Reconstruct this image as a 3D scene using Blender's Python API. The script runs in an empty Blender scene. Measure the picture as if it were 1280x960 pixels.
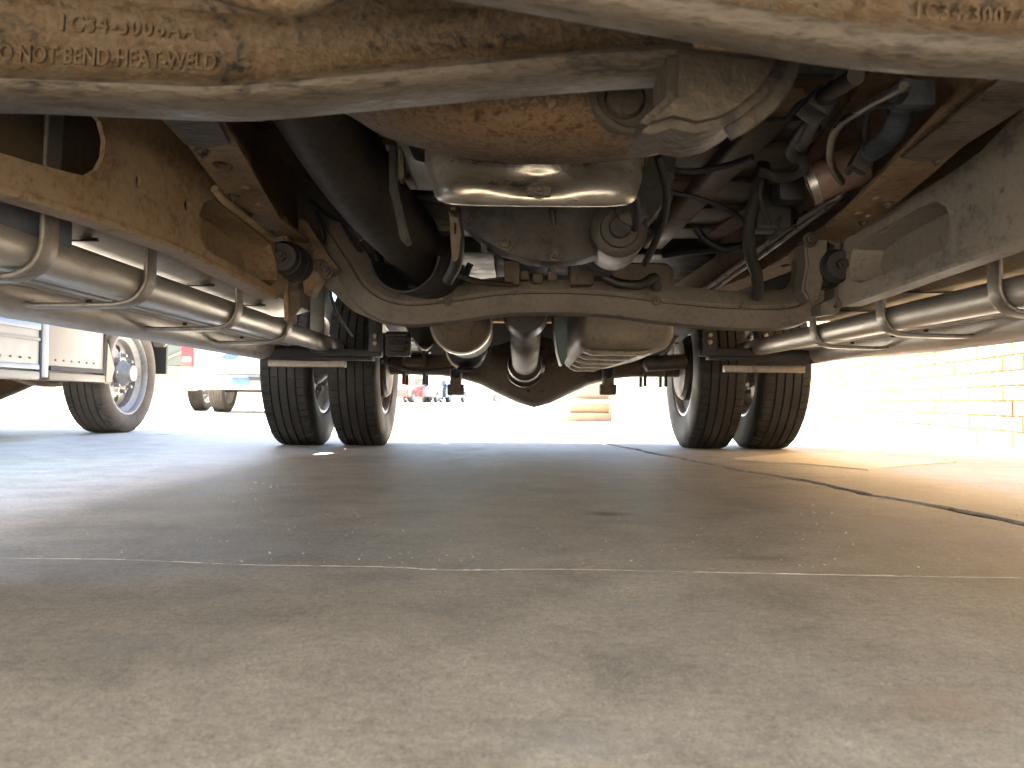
import bpy, bmesh, math, random
from mathutils import Vector, Matrix
random.seed(7)
S = bpy.context.scene
R_ = math.radians

# ------------------------------------------------------------------ camera, sky, sun, exposure
FPX = 1000.0                                   # focal length in pixels of a 1280 px wide frame
CAM = Vector((-0.11, 0.0, 0.205))
_s = 0.0087
_R0 = Vector((math.cos(_s), 0, math.sin(_s))); _U0 = Vector((-math.sin(_s), 0, math.cos(_s)))
CF = (Vector((0, 1, 0)) + _R0 * 0.005 + _U0 * 0.020).normalized()
CR = (_R0 - CF * CF.dot(_R0)).normalized(); CU = CR.cross(CF)
cam_data = bpy.data.cameras.new('camera'); cam = bpy.data.objects.new('camera', cam_data)
S.collection.objects.link(cam)
cam.matrix_world = Matrix(((CR.x, CU.x, -CF.x, CAM.x), (CR.y, CU.y, -CF.y, CAM.y), (CR.z, CU.z, -CF.z, CAM.z), (0, 0, 0, 1)))
cam_data.sensor_width = 36; cam_data.lens = FPX / 1280 * 36
cam_data.clip_start = 0.01; cam_data.clip_end = 2000
cam_data.dof.use_dof = True; cam_data.dof.focus_distance = 1.8; cam_data.dof.aperture_fstop = 11
S.camera = cam

SUN_TO = Vector((0.60, -0.45, -1.0)).normalized()      # the way the light travels
world = bpy.data.worlds.new('World'); S.world = world; world.use_nodes = True
wn = world.node_tree; bg = wn.nodes['Background']
sky = wn.nodes.new('ShaderNodeTexSky'); sky.sky_type = 'NISHITA'; sky.sun_disc = False
sky.sun_elevation = math.asin(-SUN_TO.z); sky.sun_rotation = math.atan2(-SUN_TO.x, -SUN_TO.y)
wn.links.new(sky.outputs[0], bg.inputs[0]); bg.inputs[1].default_value = 0.05
sun_data = bpy.data.lights.new('sun', 'SUN'); sun_data.energy = 5.0; sun_data.angle = R_(0.5); sun_data.color = (1, 0.91, 0.78)
sun = bpy.data.objects.new('sun', sun_data); S.collection.objects.link(sun)
sun.rotation_euler = SUN_TO.to_track_quat('-Z', 'Y').to_euler(); sun.location = (-6, 6, 12)
S.view_settings.view_transform = 'Standard'; S.view_settings.look = 'None'
S.view_settings.exposure = 4.65; S.view_settings.gamma = 1
S.view_settings.use_curve_mapping = False
S.cycles.use_denoising = True; S.cycles.max_bounces = 7; S.cycles.diffuse_bounces = 5; S.cycles.glossy_bounces = 3
S.cycles.sample_clamp_indirect = 8; S.cycles.caustics_reflective = False

# ------------------------------------------------------------------ geometry helpers
def ray(px, py):
    return CF + CR * ((px - 640) / FPX) + CU * ((480 - py) / FPX)
def P(px, py, d):                              # point of the place at distance d along the truck's length
    v = ray(px, py); return CAM + v * (d / v.y)
def PX(px, py, x):
    v = ray(px, py); return CAM + v * ((x - CAM.x) / v.x)
def PZ(px, py, z=0.0):
    v = ray(px, py); return CAM + v * ((z - CAM.z) / v.z)
def PPL(px, py, p0, n):
    v = ray(px, py); return CAM + v * ((p0 - CAM).dot(n) / v.dot(n))

COL = S.collection
def link(name, mesh, mat, parent=None, smooth=False, label=None):
    o = bpy.data.objects.new(name, mesh); COL.objects.link(o)
    if mat is not None and not mesh.materials: mesh.materials.append(mat)
    if smooth is not False:
        for p in mesh.polygons: p.use_smooth = True
        if smooth is not True:
            try: mesh.set_sharp_from_angle(angle=R_(smooth))
            except Exception: pass
    if parent: adopt(o, parent)
    if label: o['label'] = label
    return o
def adopt(o, parent):                          # world-space child: undo the parent's translation
    o.parent = parent
    off = parent.get('_w', None)
    if off is not None: o.matrix_parent_inverse = Matrix.Translation(-Vector(off))
def thing(name, label, cat, loc=(0, 0, 0), group=None):
    o = bpy.data.objects.new(name, None); COL.objects.link(o); o.location = loc
    o.empty_display_size = 0.2
    o['label'] = label; o['category'] = cat
    if group: o['group'] = group
    o['_w'] = list(loc)
    return o
def fin(bm, name, mat, parent=None, smooth=False, recalc=True, label=None):
    if recalc: bmesh.ops.recalc_face_normals(bm, faces=bm.faces)
    m = bpy.data.meshes.new(name); bm.to_mesh(m); bm.free()
    return link(name, m, mat, parent, smooth, label)
def loft_bm(rings, caps=True, closed=True, bm=None):
    bm = bm or bmesh.new(); vs = [[bm.verts.new(p) for p in r] for r in rings]; n = len(rings[0])
    for a, b in zip(vs, vs[1:]):
        for i in range(n if closed else n - 1):
            j = (i + 1) % n
            try: bm.faces.new((a[i], a[j], b[j], b[i]))
            except ValueError: pass
    if caps and closed:
        bm.faces.new(vs[0][::-1]); bm.faces.new(vs[-1])
    return bm
def loft(name, rings, mat, parent=None, smooth=40, caps=True, label=None):
    return fin(loft_bm(rings, caps), name, mat, parent, smooth, label=label)
def catmull(pts, n=6):
    pts = [Vector(p) for p in pts]
    if len(pts) < 3: return pts
    q = [pts[0] * 2 - pts[1]] + pts + [pts[-1] * 2 - pts[-2]]; out = []
    for i in range(1, len(q) - 2):
        a, b, c, e = q[i - 1:i + 3]
        for k in range(n):
            t = k / n
            out.append(0.5 * ((2 * b) + (c - a) * t + (2 * a - 5 * b + 4 * c - e) * t * t + (3 * b - a - 3 * c + e) * t ** 3))
    out.append(pts[-1]); return out
def frames(path, up0=None):
    res = []; prev = None
    for i, p in enumerate(path):
        t = (path[min(i + 1, len(path) - 1)] - path[max(i - 1, 0)])
        t = t.normalized() if t.length > 1e-9 else Vector((0, 1, 0))
        if prev is None:
            u = up0 or (Vector((0, 0, 1)) if abs(t.z) < 0.9 else Vector((1, 0, 0)))
        else: u = prev
        u = (u - t * u.dot(t)).normalized(); prev = u
        res.append((p, t, u, t.cross(u)))
    return res
def sweep(name, path, section, mat, parent=None, smooth=40, up=None, n=0, label=None, scale=None):
    path = catmull(path, n) if n else [Vector(p) for p in path]
    rings = []
    for i, (p, t, u, s) in enumerate(frames(path, up)):
        k = 1 if scale is None else scale(i / (len(path) - 1))
        rings.append([p + s * (a * k) + u * (b * k) for a, b in section])
    return loft(name, rings, mat, parent, smooth, label=label)
def circ(r, n=12, ry=None):
    return [(r * math.cos(2 * math.pi * i / n), (ry or r) * math.sin(2 * math.pi * i / n)) for i in range(n)]
def rrect(w, h, r, n=3):
    out = []
    for cx, cy, a0 in ((w / 2 - r, h / 2 - r, 0), (-w / 2 + r, h / 2 - r, 90), (-w / 2 + r, -h / 2 + r, 180), (w / 2 - r, -h / 2 + r, 270)):
        for k in range(n + 1):
            a = R_(a0 + 90 * k / n); out.append((cx + r * math.cos(a), cy + r * math.sin(a)))
    return out
def tube(name, pts, r, mat, parent=None, n=6, seg=10, scale=None, label=None):
    return sweep(name, pts, circ(r, seg), mat, parent, 60, n=n, scale=scale, label=label)
def lathe_bm(profile, axis_o, axis, seg=32, caps=False, bm=None):
    ax = Vector(axis).normalized(); u = ax.orthogonal().normalized(); w = ax.cross(u); o = Vector(axis_o)
    rings = []
    for i in range(seg):
        a = 2 * math.pi * i / seg; e = u * math.cos(a) + w * math.sin(a)
        rings.append([o + ax * h + e * r for h, r in profile])
    bm = bm or bmesh.new(); vs = [[bm.verts.new(p) for p in rr] for rr in rings]; m = len(profile)
    for i in range(seg):
        a, b = vs[i], vs[(i + 1) % seg]
        for j in range(m - 1): bm.faces.new((a[j], b[j], b[j + 1], a[j + 1]))
    if caps:
        bm.faces.new([v[0] for v in vs][::-1]); bm.faces.new([v[-1] for v in vs])
    return bm
def lathe(name, profile, axis_o, axis, mat, parent=None, seg=32, caps=True, smooth=40, label=None):
    return fin(lathe_bm(profile, axis_o, axis, seg, caps), name, mat, parent, smooth, label=label)
def box_bm(c, s, bev=0.0, rot=None, bm=None):
    bm2 = bmesh.new(); r = bmesh.ops.create_cube(bm2, size=1)
    for v in bm2.verts: v.co = Vector((v.co.x * s[0], v.co.y * s[1], v.co.z * s[2]))
    if bev: bmesh.ops.bevel(bm2, geom=bm2.edges[:], offset=bev, segments=2, affect='EDGES', profile=0.6)
    M = Matrix.Translation(Vector(c)) @ (rot.to_4x4() if rot is not None else Matrix())
    bmesh.ops.transform(bm2, matrix=M, verts=bm2.verts)
    if bm is None: return bm2
    t = bpy.data.meshes.new('t'); bm2.to_mesh(t); bm2.free(); bm.from_mesh(t); bpy.data.meshes.remove(t); return bm
def box(name, c, s, mat, parent=None, bev=0.004, rot=None, label=None):
    return fin(box_bm(c, s, bev, rot), name, mat, parent, 35 if bev else False, label=label)
def plate_bm(outer, holes, thick):             # flat plate with real holes
    bm = bmesh.new(); edges = []
    for loop in [outer] + list(holes):
        vs = [bm.verts.new(p) for p in loop]
        edges += [bm.edges.new((vs[i], vs[(i + 1) % len(vs)])) for i in range(len(vs))]
    bmesh.ops.triangle_fill(bm, edges=edges, use_beauty=True)
    r = bmesh.ops.extrude_face_region(bm, geom=bm.faces[:])
    bmesh.ops.translate(bm, vec=Vector(thick), verts=[g for g in r['geom'] if isinstance(g, bmesh.types.BMVert)])
    return bm
def plate(name, outer, holes, thick, mat, parent=None, bev=0.0, label=None):
    bm = plate_bm(outer, holes, thick)
    bmesh.ops.recalc_face_normals(bm, faces=bm.faces)
    if bev:
        es = [e for e in bm.edges if len(e.link_faces) == 2 and e.calc_face_angle(0) > 0.9]
        try: bmesh.ops.bevel(bm, geom=es, offset=bev, segments=2, affect='EDGES')
        except Exception: pass
    return fin(bm, name, mat, parent, 35, recalc=False, label=label)
def hexnut(name, c, axis, r, h, mat, parent, washer=True):
    ax = Vector(axis).normalized()
    bm = lathe_bm([(0, r * 1.45), (h * .25, r * 1.4)], c, ax, 14, True) if washer else bmesh.new()
    lathe_bm([(h * .25, r), (h * .9, r), (h, r * .8)], c, ax, 6, True, bm)
    lathe_bm([(h, r * .5), (h * 1.35, r * .48)], c, ax, 8, True, bm)
    return fin(bm, name, mat, parent, 35)
def oval(cx, cy, rx, ry, n=12):
    return [(cx + rx * math.cos(2 * math.pi * i / n), cy + ry * math.sin(2 * math.pi * i / n)) for i in range(n)]

# ------------------------------------------------------------------ materials (all procedural)
def new_mat(name):
    m = bpy.data.materials.new(name); m.use_nodes = True
    nt = m.node_tree; return m, nt, nt.nodes['Principled BSDF']
def N(nt, typ, **kw):
    n = nt.nodes.new(typ)
    for k, v in kw.items():
        if k in n.inputs: n.inputs[k].default_value = v
        else: setattr(n, k, v)
    return n
def c4(c): return (c[0], c[1], c[2], 1)
def grime(name, stops, scale=8, detail=8, rough=(0.5, 0.8), metal=0.0, bump=0.15, bscale=60, dist=0.004, stretch=(1, 1, 1), spec=0.4, fine=0.35):
    """mottled surface: a ramp of real colours over layered noise, uneven gloss, fine relief"""
    m, nt, b = new_mat(name); L = nt.links.new
    tc = N(nt, 'ShaderNodeTexCoord'); mp = N(nt, 'ShaderNodeMapping'); mp.inputs['Scale'].default_value = stretch
    L(tc.outputs['Object'], mp.inputs[0])
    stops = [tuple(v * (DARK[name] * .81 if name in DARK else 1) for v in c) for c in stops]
    n1 = N(nt, 'ShaderNodeTexNoise', Scale=scale, Detail=min(detail, 5), Roughness=0.62, Distortion=0.3); L(mp.outputs[0], n1.inputs['Vector'])
    n2 = N(nt, 'ShaderNodeTexNoise', Scale=bscale, Detail=2.5, Roughness=0.7); L(mp.outputs[0], n2.inputs['Vector'])
    mx = N(nt, 'ShaderNodeMix', data_type='FLOAT'); mx.inputs[0].default_value = fine
    L(n1.outputs[0], mx.inputs[2]); L(n2.outputs[0], mx.inputs[3])
    cr = N(nt, 'ShaderNodeValToRGB'); el = cr.color_ramp.elements
    lo, hi = 0.36, 0.64
    for i, c in enumerate(stops):
        pos = lo + (hi - lo) * i / max(1, len(stops) - 1)
        e = el[i] if i < 2 else el.new(pos)
        e.position = pos; e.color = c4(c)
    L(mx.outputs[0], cr.inputs[0]); L(cr.outputs[0], b.inputs['Base Color'])
    mr = N(nt, 'ShaderNodeMapRange'); mr.inputs[1].default_value = 0.35; mr.inputs[2].default_value = 0.65
    mr.inputs[3].default_value = rough[0]; mr.inputs[4].default_value = rough[1]
    L(n1.outputs[0], mr.inputs[0]); L(mr.outputs[0], b.inputs['Roughness'])
    b.inputs['Metallic'].default_value = metal; b.inputs['Specular IOR Level'].default_value = spec
    if bump:
        bp = N(nt, 'ShaderNodeBump', Strength=bump, Distance=dist); L(n2.outputs[0], bp.inputs['Height']); L(bp.outputs[0], b.inputs['Normal'])
    return m
M = {}
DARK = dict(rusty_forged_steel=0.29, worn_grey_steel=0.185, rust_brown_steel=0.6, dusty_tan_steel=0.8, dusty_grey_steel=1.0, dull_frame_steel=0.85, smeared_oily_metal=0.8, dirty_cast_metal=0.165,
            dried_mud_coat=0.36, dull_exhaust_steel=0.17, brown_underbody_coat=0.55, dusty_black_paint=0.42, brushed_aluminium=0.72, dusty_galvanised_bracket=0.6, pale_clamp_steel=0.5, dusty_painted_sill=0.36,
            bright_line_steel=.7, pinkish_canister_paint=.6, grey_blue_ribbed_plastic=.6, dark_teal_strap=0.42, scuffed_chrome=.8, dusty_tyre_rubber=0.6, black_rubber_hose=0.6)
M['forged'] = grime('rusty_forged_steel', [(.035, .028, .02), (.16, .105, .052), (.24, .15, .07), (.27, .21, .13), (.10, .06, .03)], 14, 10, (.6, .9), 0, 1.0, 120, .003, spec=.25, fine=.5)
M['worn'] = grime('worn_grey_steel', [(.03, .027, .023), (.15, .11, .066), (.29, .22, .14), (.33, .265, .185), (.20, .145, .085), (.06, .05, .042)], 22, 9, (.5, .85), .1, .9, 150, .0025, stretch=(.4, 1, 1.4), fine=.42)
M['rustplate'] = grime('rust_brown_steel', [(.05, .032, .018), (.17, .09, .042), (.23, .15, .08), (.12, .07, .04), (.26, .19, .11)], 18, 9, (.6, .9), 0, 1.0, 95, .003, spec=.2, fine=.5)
M['arm'] = grime('dusty_tan_steel', [(.13, .085, .046), (.25, .165, .088), (.30, .215, .125), (.18, .12, .066)], 6, 8, (.55, .85), 0, .25, 80, .0012, spec=.25)
M['armgrey'] = grime('dusty_grey_steel', [(.10, .095, .085), (.19, .175, .15), (.24, .21, .17), (.14, .125, .11)], 6, 8, (.5, .8), .1, .25, 80, .0012)
M['rail'] = grime('dull_frame_steel', [(.05, .035, .022), (.15, .095, .05), (.22, .15, .085), (.11, .09, .07)], 9, 8, (.55, .85), 0, .3, 70, .0015, spec=.25)
M['panmetal'] = grime('smeared_oily_metal', [(.16, .14, .11), (.42, .37, .30), (.55, .50, .42), (.26, .22, .17)], 9, 8, (.18, .48), .85, .3, 40, .002, stretch=(.6, 1, 1.6))
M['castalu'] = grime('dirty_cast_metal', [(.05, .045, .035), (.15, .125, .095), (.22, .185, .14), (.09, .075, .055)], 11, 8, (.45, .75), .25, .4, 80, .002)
M['tray'] = grime('dusty_pale_tray', [(.10, .085, .065), (.17, .145, .11), (.21, .18, .14)], 7, 6, (.5, .8), 0, .3, 80, .0015)
M['tyre2'] = grime('brown_dusty_tyre', [(.05, .045, .04), (.09, .078, .066), (.13, .112, .095)], 7, 6, (.7, .9), 0, .3, 120, .001, spec=.2)
M['bumper'] = grime('dull_bumper_steel', [(.18, .17, .16), (.26, .25, .23)], 5, 5, (.35, .5), .6, .05, 50, .0005)
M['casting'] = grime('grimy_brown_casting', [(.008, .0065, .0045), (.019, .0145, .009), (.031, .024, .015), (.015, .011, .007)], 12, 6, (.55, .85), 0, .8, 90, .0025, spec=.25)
M['crossm'] = grime('grey_brown_crossmember', [(.055, .047, .037), (.085, .073, .058), (.105, .092, .074), (.07, .06, .047)], 7, 6, (.55, .85), 0, .5, 90, .0015, spec=.25)
M['wheelgrey'] = grime('dull_silver_wheel', [(.20, .195, .185), (.30, .29, .28), (.36, .35, .335)], 6, 5, (.35, .55), .35, .05, 50, .0005)
M['mud'] = grime('dried_mud_coat', [(.14, .105, .07), (.24, .185, .125), (.30, .24, .17), (.18, .135, .09)], 7, 8, (.6, .9), 0, .4, 90, .0015, spec=.2)
M['black'] = grime('dusty_black_paint', [(.010, .010, .011), (.028, .027, .026), (.055, .05, .043)], 9, 8, (.45, .75), 0, .2, 70, .001)
M['rubber'] = grime('black_rubber_hose', [(.012, .012, .012), (.03, .028, .026), (.05, .045, .04)], 12, 6, (.5, .75), 0, .15, 60, .001)
M['tyre'] = grime('dusty_tyre_rubber', [(.025, .024, .023), (.045, .043, .04), (.08, .073, .064)], 7, 9, (.65, .9), 0, .35, 140, .001, spec=.25)
M['steel'] = grime('bright_line_steel', [(.35, .33, .30), (.55, .52, .47), (.25, .22, .19)], 14, 6, (.25, .45), .9, .1, 60, .0006)
M['alu'] = grime('brushed_aluminium', [(.50, .47, .42), (.66, .63, .57), (.58, .54, .48), (.40, .35, .29)], 5, 8, (.38, .62), .6, .15, 60, .0008, stretch=(1, .25, 1))
M['bracket'] = grime('dusty_galvanised_bracket', [(.24, .22, .19), (.38, .34, .29), (.46, .42, .36), (.28, .23, .18)], 8, 8, (.35, .6), .6, .2, 70, .001)
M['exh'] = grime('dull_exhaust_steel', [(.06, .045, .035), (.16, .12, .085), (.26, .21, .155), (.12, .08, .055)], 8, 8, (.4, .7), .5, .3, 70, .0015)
M['band'] = grime('pale_clamp_steel', [(.40, .35, .28), (.55, .48, .40), (.33, .27, .2)], 10, 6, (.3, .5), .5, .15, 60, .001)
M['paint'] = grime('blue_truck_paint', [(.045, .115, .165), (.065, .15, .21), (.055, .13, .185)], 3, 5, (.25, .4), 0, .03, 60, .0005, spec=.5)
M['rocker'] = grime('dusty_painted_sill', [(.20, .135, .07), (.33, .235, .13), (.40, .30, .18), (.27, .19, .11)], 6, 7, (.4, .6), 0, .15, 60, .0008)
M['floor'] = grime('brown_underbody_coat', [(.035, .025, .016), (.11, .072, .038), (.19, .125, .065), (.07, .05, .03)], 6, 7, (.5, .8), 0, .3, 60, .002)
M['teal'] = grime('dark_teal_strap', [(.03, .06, .06), (.06, .11, .105), (.10, .15, .14)], 9, 6, (.35, .6), .2, .2, 60, .001)
M['loom'] = grime('grey_blue_ribbed_plastic', [(.05, .06, .075), (.11, .125, .15), (.16, .17, .185)], 10, 6, (.45, .7), 0, .1, 60, .001)
M['canister'] = grime('pinkish_canister_paint', [(.20, .12, .09), (.36, .22, .17), (.30, .20, .16)], 9, 6, (.4, .6), 0, .1, 60, .001)
M['chrome'] = grime('scuffed_chrome', [(.55, .55, .56), (.72, .72, .73), (.62, .61, .60)], 6, 5, (.28, .5), .9, .05, 50, .0005)
M['glass'] = grime('dark_glass', [(.012, .016, .018), (.02, .025, .028)], 2, 2, (.05, .1), 0, 0, 50)

def flat(name, c, rough=.5, metal=0, var=.12):
    return grime(name, [tuple(v * (1 - var) for v in c), c, tuple(min(1, v * (1 + var)) for v in c)], 5, 6, (max(.05, rough - .08), rough + .08), metal, .05, 60, .0006)

def concrete_mat():
    m, nt, b = new_mat('worn_smooth_concrete'); L = nt.links.new
    tc = N(nt, 'ShaderNodeTexCoord')
    def noise(scale, det=8, rough=.6, dist=0.0, vec=None):
        n = N(nt, 'ShaderNodeTexNoise', Scale=scale, Detail=det, Roughness=rough, Distortion=dist); L(vec or tc.outputs['Object'], n.inputs['Vector']); return n
    def ramp(src, stops):
        r = N(nt, 'ShaderNodeValToRGB'); e = r.color_ramp.elements
        for i, (p, c) in enumerate(stops):
            q = e[i] if i < 2 else e.new(p)
            q.position = p; q.color = c4(c if isinstance(c, tuple) else (c, c, c))
        L(src, r.inputs[0]); return r
    def mix(a, bb, fac, mode='MIX'):
        x = N(nt, 'ShaderNodeMix', data_type='RGBA', blend_type=mode)
        if isinstance(fac, float): x.inputs[0].default_value = fac
        else: L(fac, x.inputs[0])
        L(a, x.inputs[6])
        if isinstance(bb, tuple): x.inputs[7].default_value = c4(bb)
        else: L(bb, x.inputs[7])
        return x.outputs[2]
    def mrange(src, a, b_, c, d):
        r = N(nt, 'ShaderNodeMapRange'); r.inputs[1].default_value = a; r.inputs[2].default_value = b_; r.inputs[3].default_value = c; r.inputs[4].default_value = d
        L(src, r.inputs[0]); return r.outputs[0]
    def st(px, py, rx, ry, c, amt): p = PZ(px, py); return (p.x, p.y, rx, ry, c, amt)
    STAINS = [st(757, 642, .055, .045, (.10, .085, .065), .75), st(120, 660, .22, .07, (.28, .25, .21), .5), st(950, 697, .05, .025, (.17, .15, .13), .5), st(520, 640, .10, .05, (.30, .27, .23), .4),
              st(1190, 880, .06, .05, (.48, .36, .26), .35), st(800, 757, .05, .018, (.42, .44, .46), .5), st(150, 800, .07, .04, (.36, .37, .39), .45), st(720, 930, .06, .03, (.40, .41, .43), .4)]
    big = noise(1.3, 3, .6, .6); mid = noise(9, 6, .68, .3); fine = noise(110, 4, .75); grit = noise(420, 1.5, .6)
    base = ramp(big.outputs[0], [(.3, (.43, .40, .36)), (.5, (.50, .47, .425)), (.7, (.57, .54, .495))]).outputs[0]
    base = mix(base, ramp(mid.outputs[0], [(.3, .62), (.5, .95), (.7, 1.22)]).outputs[0], .8, 'MULTIPLY')
    base = mix(base, ramp(fine.outputs[0], [(.33, .76), (.5, 1.0), (.68, 1.24)]).outputs[0], .85, 'MULTIPLY')
    base = mix(base, ramp(grit.outputs[0], [(.30, .45), (.45, 1.0), (.62, 1.0), (.72, 1.7)]).outputs[0], .7, 'MULTIPLY')
    # pale scuffs: smeared noise, and dark oil spots
    mp = N(nt, 'ShaderNodeMapping'); mp.inputs['Scale'].default_value = (5, 16, 1); mp.inputs['Rotation'].default_value = (0, 0, .5); L(tc.outputs['Object'], mp.inputs[0])
    sc = noise(1.6, 5, .72, 1.2, mp.outputs[0])
    base = mix(base, (.52, .50, .46), ramp(sc.outputs[0], [(.55, 0.0), (.68, .55)]).outputs[0])
    v = N(nt, 'ShaderNodeTexVoronoi', Scale=1.7, Randomness=1.0); L(tc.outputs['Object'], v.inputs['Vector'])
    wob = noise(14, 2, .7); ad = N(nt, 'ShaderNodeMath', operation='MULTIPLY_ADD'); ad.inputs[1].default_value = .14; L(wob.outputs[0], ad.inputs[0]); L(v.outputs['Distance'], ad.inputs[2])
    base = mix(base, (.07, .06, .05), ramp(ad.outputs[0], [(.11, .65), (.17, 0.0)]).outputs[0])
    for (sx, sy, rx, ry, c, amt) in STAINS:
        vm = N(nt, 'ShaderNodeMapping'); vm.inputs['Location'].default_value = (-sx / rx, -sy / ry, 0); vm.inputs['Scale'].default_value = (1 / rx, 1 / ry, 0)
        L(tc.outputs['Object'], vm.inputs[0])
        ln = N(nt, 'ShaderNodeVectorMath', operation='LENGTH'); L(vm.outputs[0], ln.inputs[0])
        a2 = N(nt, 'ShaderNodeMath', operation='MULTIPLY_ADD'); a2.inputs[1].default_value = 1.6; L(mid.outputs[0], a2.inputs[0]); L(ln.outputs['Value'], a2.inputs[2])
        base = mix(base, c, mrange(a2.outputs[0], .9, 1.75, amt, 0.0))
    # small light crystals in the surface
    v2 = N(nt, 'ShaderNodeTexVoronoi', Scale=95, Randomness=1.0); L(tc.outputs['Object'], v2.inputs['Vector'])
    wm = noise(3.1, 1, .6)
    pk = N(nt, 'ShaderNodeMath', operation='MULTIPLY'); L(ramp(v2.outputs['Distance'], [(.10, 1.0), (.17, 0.0)]).outputs[0], pk.inputs[0]); L(ramp(wm.outputs[0], [(.45, 0.0), (.65, 1.0)]).outputs[0], pk.inputs[1])
    base = mix(base, (.62, .58, .52), pk.outputs[0])
    L(base, b.inputs['Base Color'])
    rr = ramp(mid.outputs[0], [(.3, .50), (.7, .75)]); L(rr.outputs[0], b.inputs['Roughness'])
    b.inputs['Specular IOR Level'].default_value = .14
    hh = fine.outputs[0]
    bp = N(nt, 'ShaderNodeBump', Strength=.5, Distance=.0016); L(hh, bp.inputs['Height']); L(bp.outputs[0], b.inputs['Normal'])
    return m
M['concrete'] = concrete_mat()
M['joint'] = grime('dark_joint_filler', [(.02, .017, .014), (.05, .042, .035), (.09, .075, .06)], 30, 8, (.8, .95), 0, .8, 160, .004)

# ------------------------------------------------------------------ ground
bm = bmesh.new()
for q in (((-500, -500), (500, -500), (500, 500), (-500, 500)),):
    bm.faces.new([bm.verts.new((x, y, -0.0065)) for x, y in q])
ground = fin(bm, 'ground', M['joint']); ground['kind'] = 'structure'
crack_px = [(1280, 656), (1235, 646), (1190, 636.5), (1140, 627), (1085, 618), (1035, 607), (985, 597), (940, 590), (900, 582), (840, 571), (785, 560)]
cl = [PZ(x, y) for x, y in crack_px]
first = cl[0] + (cl[0] - cl[3]).normalized() * 6; last = cl[-1] + (cl[-1] - cl[-4]).normalized() * 60
cl = [first] + cl + [last]
line = []
for a, b in zip(cl, cl[1:]):
    k = max(2, min(140, int((b - a).length / .035)))
    for i in range(k): line.append(a.lerp(b, i / k))
line.append(cl[-1])
cdir = (cl[-2] - cl[1]).normalized(); cn = Vector((cdir.y, -cdir.x, 0))
def edge(side, w0):
    out = []
    for p in line:
        out.append(Vector((p.x, p.y, 0)) + cn * side * (w0 + random.uniform(-.006, .005) + .004 * math.sin(p.y * 9 + side)))
    return out
def slab(name, pts, label=None):
    bm = bmesh.new(); top = [bm.verts.new((p.x, p.y, 0)) for p in pts]
    es = [bm.edges.new((top[i], top[(i + 1) % len(top)])) for i in range(len(top))]
    bmesh.ops.triangle_fill(bm, edges=es, use_beauty=True)
    for f in bm.faces:
        if f.normal.z < 0: f.normal_flip()
    bnd = [e for e in bm.edges if len(e.link_faces) == 1]
    r = bmesh.ops.extrude_edge_only(bm, edges=bnd)
    bmesh.ops.translate(bm, vec=(0, 0, -.006), verts=[g for g in r['geom'] if isinstance(g, bmesh.types.BMVert)])
    o = fin(bm, name, M['concrete'], ground, recalc=False); return o
e1 = edge(-1, .018); e2 = edge(1, .020)
A, B = e1[0], e1[-1]
slab('concrete_slab', e1 + [Vector((-400, B.y + 400, 0)), Vector((-400, -60, 0)), Vector((A.x, -60, 0))])
A, B = e2[0], e2[-1]
slab('concrete_slab', e2 + [Vector((-400, B.y + 440, 0)), Vector((400, 460, 0)), Vector((400, -60, 0)), Vector((A.x + .2, -60, 0))])
seam = [PZ(x, y) for x, y in ((-200, 694), (0, 698), (160, 700), (300, 706), (480, 709), (560, 713), (700, 712), (900, 716), (1100, 720), (1280, 723), (1500, 727))]
bm = bmesh.new(); pv = None
for p in catmull(seam, 16):
    w = .0004 + random.random() * .0006; q = (bm.verts.new((p.x, p.y - w, .0002)), bm.verts.new((p.x, p.y, .0012 * random.uniform(.3, 1))), bm.verts.new((p.x, p.y + w, .0002)))
    if pv:
        bm.faces.new((pv[0], q[0], q[1], pv[1])); bm.faces.new((pv[1], q[1], q[2], pv[2]))
    pv = q
M['ridge'] = flat('pale_cement_ridge', (.47, .44, .395), .85)
fin(bm, 'cement_ridge', M['ridge'], ground)
M['sun_patch'] = grime('painted_sunlight', [(.60, .53, .42), (.70, .62, .50), (.76, .68, .56)], 9, 5, (.6, .8), 0, .3, 90, .001)
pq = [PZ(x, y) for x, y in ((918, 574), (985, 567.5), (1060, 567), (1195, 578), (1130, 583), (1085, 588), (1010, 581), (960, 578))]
plate('painted_sun_patch', [Vector((p.x, p.y, .0004)) for p in pq], [], (0, 0, .0036), M['sun_patch'], ground)  # patch of sunlight painted as a thin pale sheet on the slab

M['grit'] = grime('pale_grit', [(.25, .22, .18), (.45, .41, .35), (.62, .58, .52)], 40, 3, (.5, .8), 0, 0, 60)
bm = bmesh.new()
for i in range(650):
    d = 1.0 + 2.2 * random.random() ** 1.6; x = CAM.x + random.uniform(-.75, .75) * d; r = random.choice((.0005, .0007, .0009, .0012)) * random.uniform(.7, 1.3)
    if i % 90 == 0: r *= 2.2
    q = bmesh.ops.create_icosphere(bm, subdivisions=1, radius=r, matrix=Matrix.Translation((x, d, r * .5)))
    for v in q['verts']: v.co += Vector((random.uniform(-.3, .3), random.uniform(-.3, .3), random.uniform(-.3, .1))) * r
gr = fin(bm, 'grit', M['grit']); gr['kind'] = 'stuff'; gr['label'] = 'fine pale grit scattered over the concrete'; gr['category'] = 'grit'
lf = PZ(738, 710); M['leaf'] = flat('dry_orange_scrap', (.42, .22, .07), .7)
sc_ = plate('leaf_scrap', [Vector((lf.x + a, lf.y + b, .001 + z)) for a, b, z in ((-.004, 0, 0), (-.001, -.004, .001), (.004, -.002, .002), (.005, .002, .001), (.001, .004, 0))], [], (0, 0, .0006), M['leaf'])
sc_['label'] = 'tiny dry orange leaf scrap on the concrete by the pale line'; sc_['category'] = 'leaf'

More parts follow.
